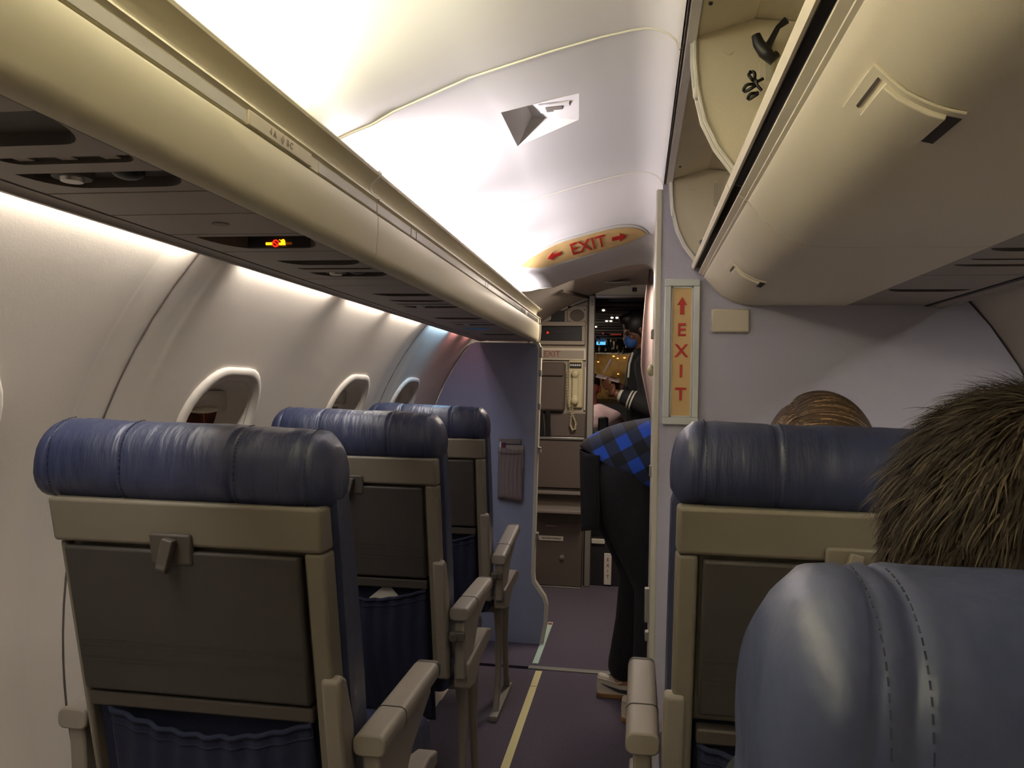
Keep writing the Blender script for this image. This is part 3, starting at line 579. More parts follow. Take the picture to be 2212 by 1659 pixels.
# ---------------------------------------------------------------- seats
def seat(cx, y0, label, aisle=1, hw=.228, dz=0.0, pocket_card=False, leather='leather', group='passenger seats', arm_tilt=0.0, arm_z=.70, seams=(-.085, .095), detail=True):
    """aisle = +1: aisle on the right of the seat (single seats on the left), -1: aisle on its left"""
    e = empty('passenger_seat', (cx, y0+.25, 0)); tag(e, label, 'seat', group)
    yb = lambda z: y0 - .015 + (1.04 - z)*.24
    # headrest roll: lofted across the seat
    h = MB(); n = 28; rings = []
    xs = [-hw-.004, -hw-.002, -hw+.004, -hw+.014, -hw+.03] + [-hw+.05+k*(2*hw-.10)/40 for k in range(41)] + [hw-.03, hw-.014, hw-.004, hw+.002, hw+.004]
    for s_ in seams: xs += [s_-.006, s_-.003, s_, s_+.003, s_+.006]
    ends = (-hw+.034, hw-.034); 
    for s_ in ends: xs += [s_-.003, s_, s_+.003]
    for x in sorted(xs):
        ed = hw + .004 - abs(x); k = 1 - .55*max(0, 1 - ed/.028)**2.2
        gr = 1.0
        for s_ in list(seams) + list(ends):
            d = abs(x - s_)
            if d < .006: gr = min(gr, .965 + .035*(d/.006)**2)
        row = []
        for j in range(n):
            a = 2*pi*j/n; c_, s__ = cos(a), sin(a); ex = 2/2.5
            yy = .068*k*gr*math.copysign(abs(c_)**ex, c_); zz = .063*k**.7*gr*math.copysign(abs(s__)**ex, s__)
            if zz < 0 and yy < 0: yy *= 1.02
            wob = .003*noise.noise(Vector((x*11+cx*3, a*1.1, y0))) + .0016*noise.noise(Vector((x*45, a*2.0, y0)))
            xx = x - math.copysign(.016*max(0, (zz+.02)/.08)**2, x)*max(0, 1 - ed/.10)
            row.append((cx+xx, y0+.052+yy*(1+wob*8), 1.094+dz+zz*(1+wob*12) - .004*(x/hw)))
        rings.append(row)
    h.loft(rings); hr = put(h, 'headrest', leather, e, smooth=80)
    # stitching beside the seams
    for s_ in list(seams) + list(ends):
        st = MB()
        for j in range(26):
            a = pi*.52 + pi*.78*j/26; ex = .8; yy = .0695*math.copysign(abs(cos(a))**ex, cos(a)); zz = .0645*math.copysign(abs(sin(a))**ex, sin(a))
            a2 = a + .055; y2 = .0695*math.copysign(abs(cos(a2))**ex, cos(a2)); z2 = .0645*math.copysign(abs(sin(a2))**ex, sin(a2))
            st.tube([(cx+s_+.007, y0+.052+yy, 1.094+dz+zz-.004*(s_/hw)), (cx+s_+.007, y0+.052+y2, 1.094+dz+z2-.004*(s_/hw))], .0008 if y0 > .6 else .00045, 4)
        if detail: put(st, 'stitching', 'thread', hr, smooth=80)
    # blue back cushion on the passenger side
    b = MB(); rr = []
    for z in (.46, .50, .60, .75, .90, 1.0, 1.06, 1.10):
        y = yb(z) + .045; t = .075 + .02*sin((z-.46)*5); w_ = hw + .002 - (.012 if z > 1.08 or z < .48 else 0)
        rr.append([(cx+px*1.0, y + py, z) for px, py in ((-w_, .008), (-w_+.01, 0), (w_-.01, 0), (w_, .008), (w_, t-.02), (w_-.02, t), (-w_+.02, t), (-w_, t-.02))])
    rr = [[(v[0] if aisle*(v[0]-cx) > 0 else v[0] + aisle*.036*(1 if arm_z < .70 else 0), v[1], v[2]) for v in r_] for r_ in rr]
    b.loft(rr); put(b, 'backrest_cushion', leather, e, smooth=50)
    # beige shell: top band, side frames
    s_ = MB(); zt_, zb_ = 1.045+dz, .977+dz
    def slab(x0, x1, z0, z1, d0=0, th=.046): 
        return [[(x, yb(z)+d0, z) for x, z in ((x0, z0), (x1, z0), (x1, z1), (x0, z1))], [(x, yb(z)+d0+th, z) for x, z in ((x0, z0), (x1, z0), (x1, z1), (x0, z1))]]
    xi = cx - aisle*(hw-.040); xo = cx + aisle*(hw-.004); a_, b2 = min(xi, xo), max(xi, xo)
    s_.loft(slab(a_, b2, zb_, zt_)); 
    s_.loft(slab(min(xo, xo-aisle*.030), max(xo, xo-aisle*.030), .50, zb_-.0005, .002)); s_.loft(slab(min(xi, xi+aisle*.012), max(xi, xi+aisle*.012), .55, zb_-.0005, .012))
    s_.loft(slab(a_+.012, b2-.012, .735, zb_-.0005, .025, .02)); sh = put(s_, 'back_shell', 'shell', e, bevel=.006, seg=3)
    # tray table
    t = MB(); ta, tb = (xi+aisle*.018, xo-aisle*.036); ta, tb = min(ta, tb), max(ta, tb)
    t.loft(slab(ta, tb, .736+dz, .971+dz, -.004, .022)); tr = put(t, 'tray_table', 'tray', e, bevel=.005, seg=3)
    g_ = MB()
    for z in (.822, .812, .794, .786): g_.loft(slab(ta+.004, tb-.004, z+dz, z+dz+.0018, -.0048, .002))
    put(g_, 'tray_crease', 'tray', tr)
    # latch
    xc = cx
    l = MB(); l.loft(slab(xc-.033, xc+.033, .950+dz, .998+dz, -.0075, .012)); lp = put(l, 'latch_plate', 'arm_dark' if dz == 0 else 'shell', e, bevel=.004)
    l = MB(); l.box(xc-.009, xc+.009, yb(.985)-.022, yb(.985)-.008, .950+dz, .992+dz, (0, .22, 0)); l.tube([(xc-.012, yb(.985)-.014, .952+dz), (xc+.004, yb(.985)-.014, .949+dz)], .009, 10); put(l, 'latch_lever', 'arm_dark' if dz == 0 else 'shell', lp, bevel=.002)
    # lower bar
    l = MB(); l.loft(slab(ta, tb, .705, .730, .002, .03)); put(l, 'lower_bar', 'arm_dark', e, bevel=.004)
    # pocket
    p = MB(); rows = []; pz = .705
    for j in range(16):
        t_ = j/15; row = []
        for i in range(41):
            u = i/40; x = ta + (.030 if aisle > 0 else .004) + (tb-ta-(.034 if aisle > 0 else .030))*u; z = pz - .36*t_ - .030*sin(pi*u)*(1-t_)**2
            bul = .030*sin(pi*u)**.5*(.35+.65*sin(pi*min(1, t_*.9+.12))) + .0045*(1-.5*t_)*sin(u*52+1.5*sin(t_*4)) + .003*noise.noise(Vector((u*9, t_*6, cx)))
            row.append((x, yb(z)+.012 - bul, z))
        rows.append(row)
    p.loft(rows, False, False); pk = put(p, 'seat_pocket', 'pocket_blue', e, solid=.002, smooth=80)
    hm = MB(); hm.tube([(v[0], v[1]-.002, v[2]-.003) for v in rows[0]], .0045, 6); hm.tube([(v[0], v[1]-.001, v[2]) for v in rows[1]], .002, 6); put(hm, 'pocket_hem', 'pocket_blue', pk, smooth=80)
    bk = MB(); bk.loft(slab(ta, tb, .33, .712, .026, .01)); put(bk, 'pocket_lining', 'pocket_blue', e)
    # seat cushion
    c = MB(); yq = yb(.45)+.10; rr = []
    for y, k in ((yq-.03, .9), (yq, 1), (yq+.2, 1.0), (yq+.36, 1.0), (yq+.40, .92), (yq+.415, .7)):
        P = rrect(hw-.006, .055*k, .03*k, 4); rr.append([(cx+a, y, .45+b_) for a, b_ in P])
    c.loft(rr); put(c, 'seat_cushion', leather, e, smooth=60)
    # hinge cover beside the shell on the aisle side
    hx = xo; hc = MB()
    P = [(yb(.78)-.004, .780), (yb(.78)+.012, .786), (yb(.78)+.030, .775), (yb(.70)+.046, .70), (yb(.5)+.05, .46), (yb(.5)+.01, .46), (yb(.70)-.004, .70)]
    hc.prism(P, 'x', min(hx-aisle*.018, hx+aisle*.012), max(hx-aisle*.018, hx+aisle*.012)); put(hc, 'hinge_cover', 'arm', e, bevel=.006, seg=3)
    # armrests
    def armrest(ax, dark):
        y1, y2 = yb(.7)+.035, yb(.7)+.38; zt = arm_z; sw = .026; T = arm_tilt
        def tz(y, z): return z + (y-y1)*T
        ar = MB(); ar.loft([[(ax+a, y, tz(y, zt-.017+b_)) for a, b_ in rrect(sw, .017, .012, 4)] for y in (y1, y2-.005)] ); 
        ap = put(ar, 'armrest', 'arm', e, smooth=50, bevel=.003)
        if not detail: return
        jt = MB(); jt.loft([[(ax+a, y, tz(y, zt-.0165+b_)) for a, b_ in rrect(sw+.0006, .0176, .012, 4)] for y in (y1+.115, y1+.117)]); put(jt, 'joint_line', 'bin_dark', ap)
        en = MB(); en.loft([[(ax+a, y, tz(y, zt-.018+b_)) for a, b_ in rrect(sw-.001, .017, .011, 4)] for y in (y2-.004, y2+.012)]); put(en, 'end_cap', 'arm_dark', ap, bevel=.003)
        sk = MB(); Q = [(y1+.01, tz(y1, zt-.03)), (y2-.015, tz(y2, zt-.03)), (y2-.02, tz(y2, zt-.055)), (y1+.20, tz(y1, .57)), (y1+.10, .47), (y1+.03, .46)]
        sk.prism(Q, 'x', ax-.014, ax+.014); sq = put(sk, 'arm_panel', 'arm', e, bevel=.005)
        if not dark:
            kn = MB(); kn.tube([(ax-.012, y1+.004, zt-.075), (ax-.012, y1-.010, zt-.075)], .012, 10); kn.box(ax-.024, ax+.016, y1-.006, y1+.012, zt-.085, zt-.062); put(kn, 'pivot_block', 'arm_dark', sq, bevel=.003)
        sp_ = MB(); pts_ = [(y1+.04, .50), (y1+.30, .515), (y1+.36, .50), (y1+.36, .475), (y1+.20, .46), (y1+.13, .42), (y1+.05, .43)]
        sp_.prism(pts_, 'x', ax-.020, ax+.022); put(sp_, 'side_spar', 'arm', e, bevel=.005)
    ax = xo + aisle*.040
    if detail: armrest(ax, False)
    if detail: armrest(xi - aisle*.040, True)
    # legs and beams
    for sx in (-1, 1):
        x = cx + sx*(hw-.02) + (aisle*.03 if sx == aisle else 0); y1 = yb(.45)
        lg = MB(); lg.tube([(x, y1+.13, .44), (x, y1+.17, .30), (x, y1+.18, .15), (x, y1+.14, .03), (x, y1+.12, .0)], [.018, .014, .012, .012, .016], 10); put(lg, 'leg', 'arm', e, smooth=60)
        lg = MB(); lg.tube([(x, y1+.30, .44), (x, y1+.31, .25), (x, y1+.36, .08), (x, y1+.40, .0)], [.018, .013, .011, .014], 10); put(lg, 'leg', 'arm', e, smooth=60)
        ft = MB(); ft.box(x-.016, x+.016, y1+.08, y1+.43, 0, .022); put(ft, 'foot_rail', 'metal_dull', e, bevel=.003)
    bm_ = MB(); bm_.tube([(cx-hw, yb(.45)+.15, .40), (cx+hw, yb(.45)+.15, .40)], .02, 10); put(bm_, 'beam', 'metal_dull', e)
    bm_ = MB(); bm_.tube([(cx-hw, yb(.45)+.35, .40), (cx+hw, yb(.45)+.35, .40)], .02, 10); put(bm_, 'beam', 'metal_dull', e)
    return e
seat(-.672, 1.085, 'nearest blue leather seat on the left, seen from behind with its dark tray table', hw=.236, arm_z=.68)
seat(-.700, 1.90, 'second blue leather seat on the left, with a white card in its back pocket', hw=.222, arm_z=.655)
seat(-.725, 2.67, 'front blue leather seat on the left, nearest the blue-grey bulkhead', hw=.215, arm_tilt=.15, arm_z=.632)
seat(.285, 1.13, 'blue leather right aisle seat facing the bulkhead, with a head showing above it', -1, hw=.232, dz=.018, seams=(-.095, .095))
seat(.787, 1.13, 'blue leather window seat on the right, hidden behind the short-haired head', -1, hw=.203, dz=.018, detail=False)
seat(.291, .335, 'nearest blue leather seat at lower right, only the headrest corner in view', -1, hw=.236, dz=-.019, leather='leather_near', seams=(-.187, .187))
# card in the second pocket
mb = MB(); mb.prism([(-.672, .60), (-.60, .60), (-.588, .668), (-.628, .712), (-.676, .672)], 'y', 1.988, 1.991); tag(put(mb, 'safety_card', 'white_paper'), 'white creased card sticking out of the second left seat pocket', 'card')

# ---------------------------------------------------------------- entry, galley wall, cockpit door
ER = [(-.95, 1.30), (-.80, 1.47), (-.64, 1.62), (-.50, 1.71), (-.32, 1.80), (-.20, 1.845), (-.08, 1.87), (.03, 1.875), (.10, 1.86), (.25, 1.82), (.5, 1.68), (.75, 1.5), (.98, 1.2)]
mb = MB(); rings = []
for y, k in ((3.37, 0), (3.9, .45), (4.5, .9), (4.995, 1)):
    P = [(x, y, z - (1-k)*.075*max(0, 1-abs(x+.1)/.7)) for x, z in ER]; rings.append(P + [(x, y, z+.02) for x, y, z in P[::-1]])
mb.loft(rings); struct(put(mb, 'ceiling', 'entry', smooth=50))
mb = MB(); mb.tube([(-.405, 4.2, 1.738), (-.35, 4.75, 1.779), (-.32, 4.97, 1.795)], .010, 8); struct(put(mb, 'trim_5', 'bin_dark'))
mb = MB(); mb.prism([(-1.0, 0), (-.318, 0), (-.318, 1.775), (-.40, 1.745), (-.49, 1.70), (-.54, 1.655), (-.66, 1.60), (-.80, 1.45), (-.95, 1.25)], 'y', 5.0, 5.04); gw = put(mb, 'galley_wall', 'galley'); tag(gw, 'beige galley wall panel left of the cockpit doorway, carrying the handset', 'galley wall')
mb = MB(); mb.prism([(-.318, 1.775), (-.40, 1.745), (-.49, 1.70), (-.54, 1.655), (-.66, 1.60), (-.80, 1.45), (-.95, 1.25), (-.99, 1.28), (-.64, 1.64), (-.50, 1.73), (-.318, 1.81)], 'y', 4.99, 5.04); put(mb, 'upper_liner', 'entry', gw)
mb = MB(); mb.tube([(-.318, 4.992, 1.775), (-.40, 4.992, 1.745), (-.49, 4.992, 1.70), (-.54, 4.992, 1.655), (-.66, 4.992, 1.60)], .004, 6); put(mb, 'seam', 'bin_dark', gw)
mb = MB(); mb.box(-.318, -.309, 4.99, 5.03, 0, 1.80); put(mb, 'edge_gap', 'bin_dark', gw)
mb = MB(); mb.box(-.309, -.272, 4.96, 5.04, 0, 1.805); dp = put(mb, 'door_post', 'metal_dull', bevel=.004); tag(dp, 'pale metal post on the left of the cockpit doorway', 'door post')
for z in (1.765, 1.748):
    mb = MB(); mb.tube([(-.288, 4.9605, z), (-.288, 4.957, z)], .004, 8); put(mb, 'screw', 'black', dp)
mb = MB(); mb.prism([(-.272, 1.80), (.30, 1.80), (.30, 1.83), (.15, 1.868), (.03, 1.885), (-.08, 1.88), (-.20, 1.855), (-.272, 1.83)], 'y', 4.985, 5.03); hd = put(mb, 'door_header', 'cream_trim'); tag(hd, 'cream arched header panel above the cockpit doorway', 'header panel')
mb = MB(); mb.box(-.27, .30, 4.975, 5.035, 1.795, 1.806); put(mb, 'header_rail', 'metal', hd, bevel=.002)
mb = MB(); mb.box(-.045, -.018, 4.975, 4.99, 1.830, 1.855); put(mb, 'hook_block', 'black', hd, bevel=.002)
mb = MB(); mb.box(.30, 1.0, 4.985, 5.03, 0, 1.87); struct(put(mb, 'wall_front', 'galley'))
mb = MB(); mb.box(-.20, -.05, 4.62, 4.75, 1.835, 1.845); tag(put(mb, 'ceiling_hatch', 'metal_dull', bevel=.003), 'grey recessed plate in the entry ceiling in front of the cockpit doorway', 'ceiling plate')
def panel(x0, x1, y0, y1, z0, z1, name, mt, parent, bevel=.003): 
    f = MB(); f.box(x0, x1, y0, y1, z0, z1); return put(f, name, mt, parent, bevel=bevel)
# speaker grille
e = empty('speaker', (-.383, 4.99, 1.635)); tag(e, 'round loudspeaker grille in a square plate high on the galley wall', 'speaker')
panel(-.445, -.322, 4.990, 4.999, 1.632, 1.745, 'plate', 'galley', e, .008)
f = MB(); f.ell((-.383, 4.990, 1.683), (.046, .004, .038), 24, 12); put(f, 'grille', 'grille', e)
for x in (-.43, -.337):
    for z in (1.645, 1.717):
        f = MB(); f.ell((x, 4.989, z), (.004, .003, .004), 8, 6); put(f, 'screw', 'arm_dark', e)
tag(panel(-.545, -.462, 4.986, 4.999, 1.643, 1.712, 'wall_socket_plate', 'black', None), 'black square plate beside the loudspeaker on the galley wall', 'plate')
# recess with red light
e = empty('control_recess', (-.50, 4.99, 1.50)); tag(e, 'dark recessed control shelf with a tiny red light on the galley wall', 'control panel')
for a in ((-.68, -.330, 1.615, 1.642), (-.68, -.330, 1.498, 1.522), (-.352, -.330, 1.522, 1.615)): panel(a[0], a[1], 4.975, 4.999, a[2], a[3], 'frame', 'galley', e)
panel(-.68, -.352, 4.992, 4.999, 1.522, 1.615, 'dark_face', 'black', e)
f = MB(); f.ell((-.566, 4.988, 1.573), (.006, .004, .006), 12, 8); put(f, 'indicator_light', 'red_lit', e)
f = MB(); f.box(-.52, -.38, 4.988, 4.993, 1.575, 1.579); put(f, 'shelf_edge', 'arm_dark', e)
# dull EXIT plate
e = empty('exit_sign', (-.48, 4.985, 1.405)); tag(e, 'unlit cream exit plate with dull red lettering on the galley wall', 'sign', 'exit signs')
panel(-.70, -.322, 4.982, 4.999, 1.402, 1.478, 'sign_frame', 'plate', e); q = panel(-.70, -.336, 4.979, 4.983, 1.412, 1.462, 'sign_panel', 'galley', e, .001)
text('EXIT', .052, (-.535, 4.978, 1.438), (pi/2, 0, 0), 'red_dull', q)
# folded crew seat
e = empty('folded_crew_seat', (-.55, 4.97, 1.08)); tag(e, 'folded brown padded crew seat on the galley wall', 'crew seat')
panel(-.72, -.447, 4.93, 4.995, 1.083, 1.387, 'seat_pad', 'pad', e, .015); panel(-.70, -.455, 4.915, 4.932, 1.30, 1.38, 'headrest', 'pad', e, .01)
for x0, x1, w_ in ((-.600, -.588, .017), (-.548, -.545, .014)):
    f = MB(); f.loft([[(x0-w_, 4.935, 1.085), (x0+w_, 4.935, 1.085), (x0+w_, 4.945, 1.085), (x0-w_, 4.945, 1.085)], [(x1-w_*.7, 4.940, 1.0), (x1+w_*.8, 4.940, 1.0), (x1+w_*.8, 4.952, 1.0), (x1-w_*.7, 4.952, 1.0)], [(x1-w_, 4.945, .932), (x1+w_*1.1, 4.945, .932), (x1+w_*1.1, 4.957, .932), (x1-w_, 4.957, .932)]])
    tag(put(f, 'harness_strap', 'black_cloth', e))
# handset
e = empty('wall_handset', (-.385, 4.98, 1.10)); tag(e, 'cream telephone handset in its wall cradle beside the cockpit doorway, with coiled cord', 'telephone')
panel(-.432, -.338, 4.978, 4.999, 1.103, 1.402, 'cradle', 'handset', e, .012)
panel(-.422, -.349, 4.972, 4.979, 1.352, 1.388, 'key_panel', 'black', e, .002)
for k in range(5):
    f = MB(); f.box(-.419+.0138*k, -.409+.0138*k, 4.969, 4.973, 1.366, 1.376); put(f, 'key', 'white_paper', e)
f = MB(); f.box(-.404, -.366, 4.955, 4.976, 1.135, 1.335); f.ell((-.385, 4.955, 1.318), (.025, .016, .026)); f.ell((-.385, 4.955, 1.150), (.025, .016, .026)); put(f, 'handset', 'handset', e, remesh=.004)
f = MB(); pts = []
path = [(-.40, 4.96, 1.13), (-.395, 4.95, 1.06), (-.375, 4.945, 1.01), (-.378, 4.94, .975), (-.395, 4.94, .970), (-.41, 4.945, 1.0), (-.405, 4.95, 1.06), (-.428, 4.955, 1.15), (-.436, 4.96, 1.25), (-.436, 4.965, 1.34)]
for i in range(len(path)-1):
    for k in range(26):
        t = k/26; p = Vector(path[i]).lerp(Vector(path[i+1]), t); a = (i*26+k)*1.35; pts.append(p + Vector((cos(a)*.0055, sin(a)*.0055, 0)))
f.tube(pts, .0024, 5); put(f, 'coiled_cord', 'handset', e, smooth=80)
panel(-.330, -.320, 4.985, 4.999, 1.09, 1.36, 'side_rail', 'cream_trim', e)
# lower galley cabinets
e = empty('galley_cabinet', (-.60, 4.95, 0)); tag(e, 'dark brown lower galley cabinet with a label strip, knob and narrow counter', 'cabinet')
panel(-.95, -.320, 4.965, 4.998, .925, 1.07, 'upper_panel', 'galley_dark', e)
panel(-.95, -.320, 4.955, 4.998, .905, .922, 'metal_rail', 'metal', e)
panel(-.95, -.322, 4.965, 4.998, .605, .903, 'upper_door', 'galley_dark', e)
panel(-.95, -.322, 4.975, 4.998, .52, .603, 'recess_back', 'bin_dark', e); panel(-.95, -.322, 4.945, 4.998, .565, .585, 'shelf_rail', 'galley_grey', e)
panel(-.95, -.322, 4.80, 4.998, .470, .488, 'counter', 'galley_grey', e); panel(-.95, -.325, 4.86, 4.998, .405, .469, 'counter_apron', 'bin_dark', e)
dr = panel(-.95, -.322, 4.90, 4.998, .012, .403, 'lower_door', 'galley_dark', e)
f = MB(); f.box(-.545, -.475, 4.893, 4.902, .372, .386); put(f, 'latch_slot', 'galley_grey', dr, bevel=.003)
lb_ = panel(-.585, -.435, 4.895, 4.901, .288, .316, 'label_strip', 'white_paper', dr, .001)
text('USE ONLY HANDLE', .0135, (-.51, 4.894, .302), (pi/2, 0, 0), 'black', lb_)
f = MB(); f.tube([(-.44, 4.90, .19), (-.44, 4.888, .19)], .014, 14); f.ell((-.44, 4.886, .19), (.007, .005, .007), 10, 6); put(f, 'knob', 'metal_dull', dr)
panel(-.95, -.32, 4.89, 4.90, .0, .010, 'kick_strip', 'metal', e, .001)
# door mechanism at the top left of the entry
e = empty('torch_holder', (-.56, 4.75, 1.70)); tag(e, 'dark bracket with a tiny amber light where entry ceiling meets the galley wall', 'bracket')
f = MB(); f.cap((-.70, 4.80, 1.655), .035, (-.515, 4.80, 1.735), .030); put(f, 'holder', 'pad', e, remesh=.006)
f = MB(); f.box(-.60, -.555, 4.755, 4.775, 1.72, 1.755, (0, -.5, 0)); put(f, 'cover', 'metal_dull', e, bevel=.003)
f = MB(); f.ell((-.523, 4.768, 1.745), (.006, .004, .005), 10, 6); put(f, 'indicator_light', 'orange_lit', e)
# curtain
mb = MB(); rows = []
for j in range(24):
    z = 1.93 - j*.95/23; row = []
    edge = .050 - .036*sin(min(1, (1.93-z)/.60)*pi/2) + max(0, (1.33-z))*.22
    for i in range(49):
        u = i/48; x = edge + u*.30; y = 4.2 + .030*sin(u*26 + .4*sin(j*.35)) + .01*sin(u*9+j*.1)
        row.append((x, y, z))
    rows.append(row)
mb.loft(rows, False, False); tag(put(mb, 'curtain', 'curtain', solid=.003, smooth=80), 'dusty mauve entry curtain drawn to the right of the cockpit doorway', 'curtain')
# cockpit shell
mb = MB(); mb.box(-.85, .85, 5.05, 7.0, -.03, .10); struct(put(mb, 'floor', 'cockpit'))
mb = MB(); mb.box(-.87, -.85, 5.05, 7.0, .1, 1.9); struct(put(mb, 'wall_cockpit_left', 'cockpit'))
mb = MB(); mb.box(.85, .87, 5.05, 7.0, .1, 1.9); struct(put(mb, 'wall_cockpit_right', 'cockpit'))
mb = MB(); mb.prism([(5.05, 1.90), (5.35, 1.86), (6.62, 1.535), (6.62, 1.60), (5.4, 1.96), (5.05, 1.96)], 'x', -.85, .85); struct(put(mb, 'ceiling', 'cockpit'))
mb = MB(); mb.prism([(6.45, .10), (6.45, 1.11), (6.62, 1.145), (6.66, .10)], 'x', -.85, .85); tag(put(mb, 'instrument_panel', 'cockpit'), 'dark cockpit instrument panel and glareshield below the windscreen', 'instrument panel')
mb = MB(); mb.box(-.85, .85, 6.60, 6.62, 1.14, 1.54); wn = put(mb, 'window_9', 'glass'); struct(wn)
mb = MB(); mb.box(-.85, .85, 6.575, 6.60, 1.515, 1.545); put(mb, 'window_frame', 'metal', wn)
mb = MB(); mb.box(.02, .07, 6.575, 6.60, 1.14, 1.515); put(mb, 'window_post', 'cockpit', wn)
mb = MB(); mb.box(-3.5, 3.5, 9.0, 9.1, -1, 3.2); tb_ = put(mb, 'backdrop_wall', 'backdrop_gold'); tag(tb_, 'golden brown lit backdrop panel added outside the cockpit windscreen', 'backdrop')  # panel added to give the windscreen its tan tone
random.seed(3)
for k in range(26):
    x = random.uniform(-.8, .1); z = random.uniform(1.02, 1.66); r_ = random.uniform(.003, .007)
    mb = MB(); mb.ell((x, 8.99, z), (r_*random.uniform(1, 2.2), .004, r_), 8, 6); q = put(mb, 'glint', 'orange_lit', tb_)  # glowing specks put in for the sparkle on the windscreen
# overhead panel
e = empty('switch_console', (-.1, 5.95, 1.62)); tag(e, 'dark cockpit overhead panel with rows of switches and small lights', 'overhead panel')
def op(x, t, d=0): return Vector((x, 5.42 + 1.13*t, 1.838 - .29*t - d))
mb = MB(); mb.loft([[op(x, t, d) for x, t, d in ((-.40, t, 0), (.30, t, 0), (.30, t, .02), (-.40, t, .02))] for t in (0, 1)]); put(mb, 'panel_body', 'black', e)
for k in range(13):
    t = .04 + k*.052; mb = MB(); mb.loft([[op(x, tt, d) for x, tt, d in ((-.38, t, .018), (.28, t, .018), (.28, t, .030), (-.38, t, .030))] + [] for tt in (0,)] + [[op(-.38, t+.022, .018), op(.28, t+.022, .018), op(.28, t+.022, .030), op(-.38, t+.022, .030)]]) if False else mb.loft([[op(-.38, t, .018), op(.28, t, .018), op(.28, t, .030), op(-.38, t, .030)], [op(-.38, t+.02, .018), op(.28, t+.02, .018), op(.28, t+.02, .030), op(-.38, t+.02, .030)]]); put(mb, 'switch_row', 'cockpit' if k % 3 else 'instrument', e, bevel=.002)
for k in range(44):
    t = random.uniform(.66, .97); x = random.uniform(-.36, .10); p = op(x, t, .02)
    mb = MB(); mb.tube([p, p - Vector((0, .012, .028))], [random.uniform(.006, .012), .006], 8); put(mb, 'control_knob', random.choice(['instrument', 'galley', 'handset', 'instrument']), e)
for x, t in ((-.245, .12), (-.19, .25), (-.155, .25), (-.125, .25), (-.09, .25), (-.23, .31), (-.20, .31), (-.315, .42)):
    p = op(x, t, .032); mb = MB(); mb.ell(p, (.011, .008, .007), 10, 6); put(mb, 'lit_button', 'white_lit', e)
for x, t, w_ in ((-.265, .55, .008), (-.17, .57, .042), (-.33, .62, .004)):
    p = op(x, t, .034); mb = MB(); mb.box(p.x-w_, p.x+w_, p.y-.02, p.y+.02, p.z-.006, p.z+.006); put(mb, 'red_button', 'red', e, bevel=.002)
p = op(-.29, .74, .04); mb = MB(); mb.box(p.x-.035, p.x+.035, p.y-.01, p.y+.01, p.z-.012, p.z+.012); put(mb, 'blue_display', 'blue_lit', e)
# low entry details
mb = MB(); mb.box(-.272, .30, 5.012, 5.026, .0, .30); tag(put(mb, 'door_step', 'cockpit'), 'dark step riser at the bottom of the cockpit doorway', 'step')
mb = MB(); mb.box(-.268, -.185, 4.998, 5.011, .262, .292); tag(put(mb, 'sill_rail', 'cream_trim', bevel=.003), 'short pale sill rail low in the cockpit doorway', 'rail')
e = empty('floor_sign', (-.165, 5.0, .01)); tag(e, 'small white vertical placard with red marks near the floor by the doorway', 'sign')
pq = panel(-.188, -.142, 4.999, 5.011, .01, .205, 'placard', 'white_paper', e)
for k, ch in enumerate('EXIT'): text(ch, .03, (-.165, 4.998, .165-.035*k), (pi/2, 0, 0), 'red_dull', pq, 'letter')

# ---------------------------------------------------------------- people
def head(mb, c, R_, s=1.0):
    """head blob, local +Y is the face direction"""
    T = lambda x, y, z: Vector(c) + R_ @ Vector((x*s, y*s, z*s)); eu = R_.to_euler()
    def el(p, r, ): mb.ell(T(*p), tuple(v*s for v in r), 18, 12, eu)
    el((0, -.012, .022), (.074, .094, .092)); el((0, .018, -.030), (.060, .068, .080)); el((0, .045, -.078), (.036, .034, .026))
    mb.cap(T(0, .083, .008), .009*s, T(0, .103, -.028), .013*s, 10); el((0, .098, -.032), (.017, .012, .009))
    el((0, .080, -.058), (.024, .012, .006)); el((0, .079, -.068), (.021, .012, .006))
    for q in (-1, 1): el((q*.032, .072, .018), (.022, .012, .007)); el((q*.076, -.008, -.010), (.010, .020, .032)); el((q*.042, .062, -.028), (.022, .018, .020))
    mb.cap(T(0, -.012, -.07), .055*s, T(0, -.02, -.14), .056*s, 14)
def eyes(par, c, R_, s=1.0):
    for q in (-1, 1):
        mb = MB(); mb.ell(Vector(c) + R_ @ Vector((q*.032*s, .078*s, .004*s)), (.011, .011, .009), 12, 8); put(mb, 'eye', 'black', par)
def hand(mb, w_, F, N, s=1.0, curl=.5, side=1):
    """w_: wrist, F: finger direction, N: palm normal (towards what it holds)"""
    w_, F, N = Vector(w_), Vector(F).normalized(), Vector(N); N = (N - F*N.dot(F)).normalized(); X = F.cross(N)*side
    M_ = Matrix((X, F, N)).transposed(); 
    mb.ell(w_ + F*.045*s, (.040*s, .050*s, .015*s), 14, 10, M_.to_euler())
    for k, (off, L) in enumerate(((-.030, .072), (-.010, .080), (.010, .075), (.029, .058))):
        p = w_ + F*.078*s + X*off*s; a = .15; pts = [(p, .0092*s)]
        for j in range(3):
            a += curl*(.7 + .15*j); p = p + (F*cos(a) + N*sin(a))*(L*s*(.45, .32, .23)[j]); pts.append((p, (.0086, .0080, .0070)[j]*s))
        mb.chain(pts)
    p = w_ + F*.025*s - X*.034*s; pts = [(p, .012*s), (p + (F*.6 - X*.7 + N*.3).normalized()*.032*s, .0105*s), (p + (F*.6 - X*.7 + N*.3).normalized()*.032*s + (F*.8 - X*.1 + N*.5).normalized()*.028*s, .009*s)]
    mb.chain(pts)
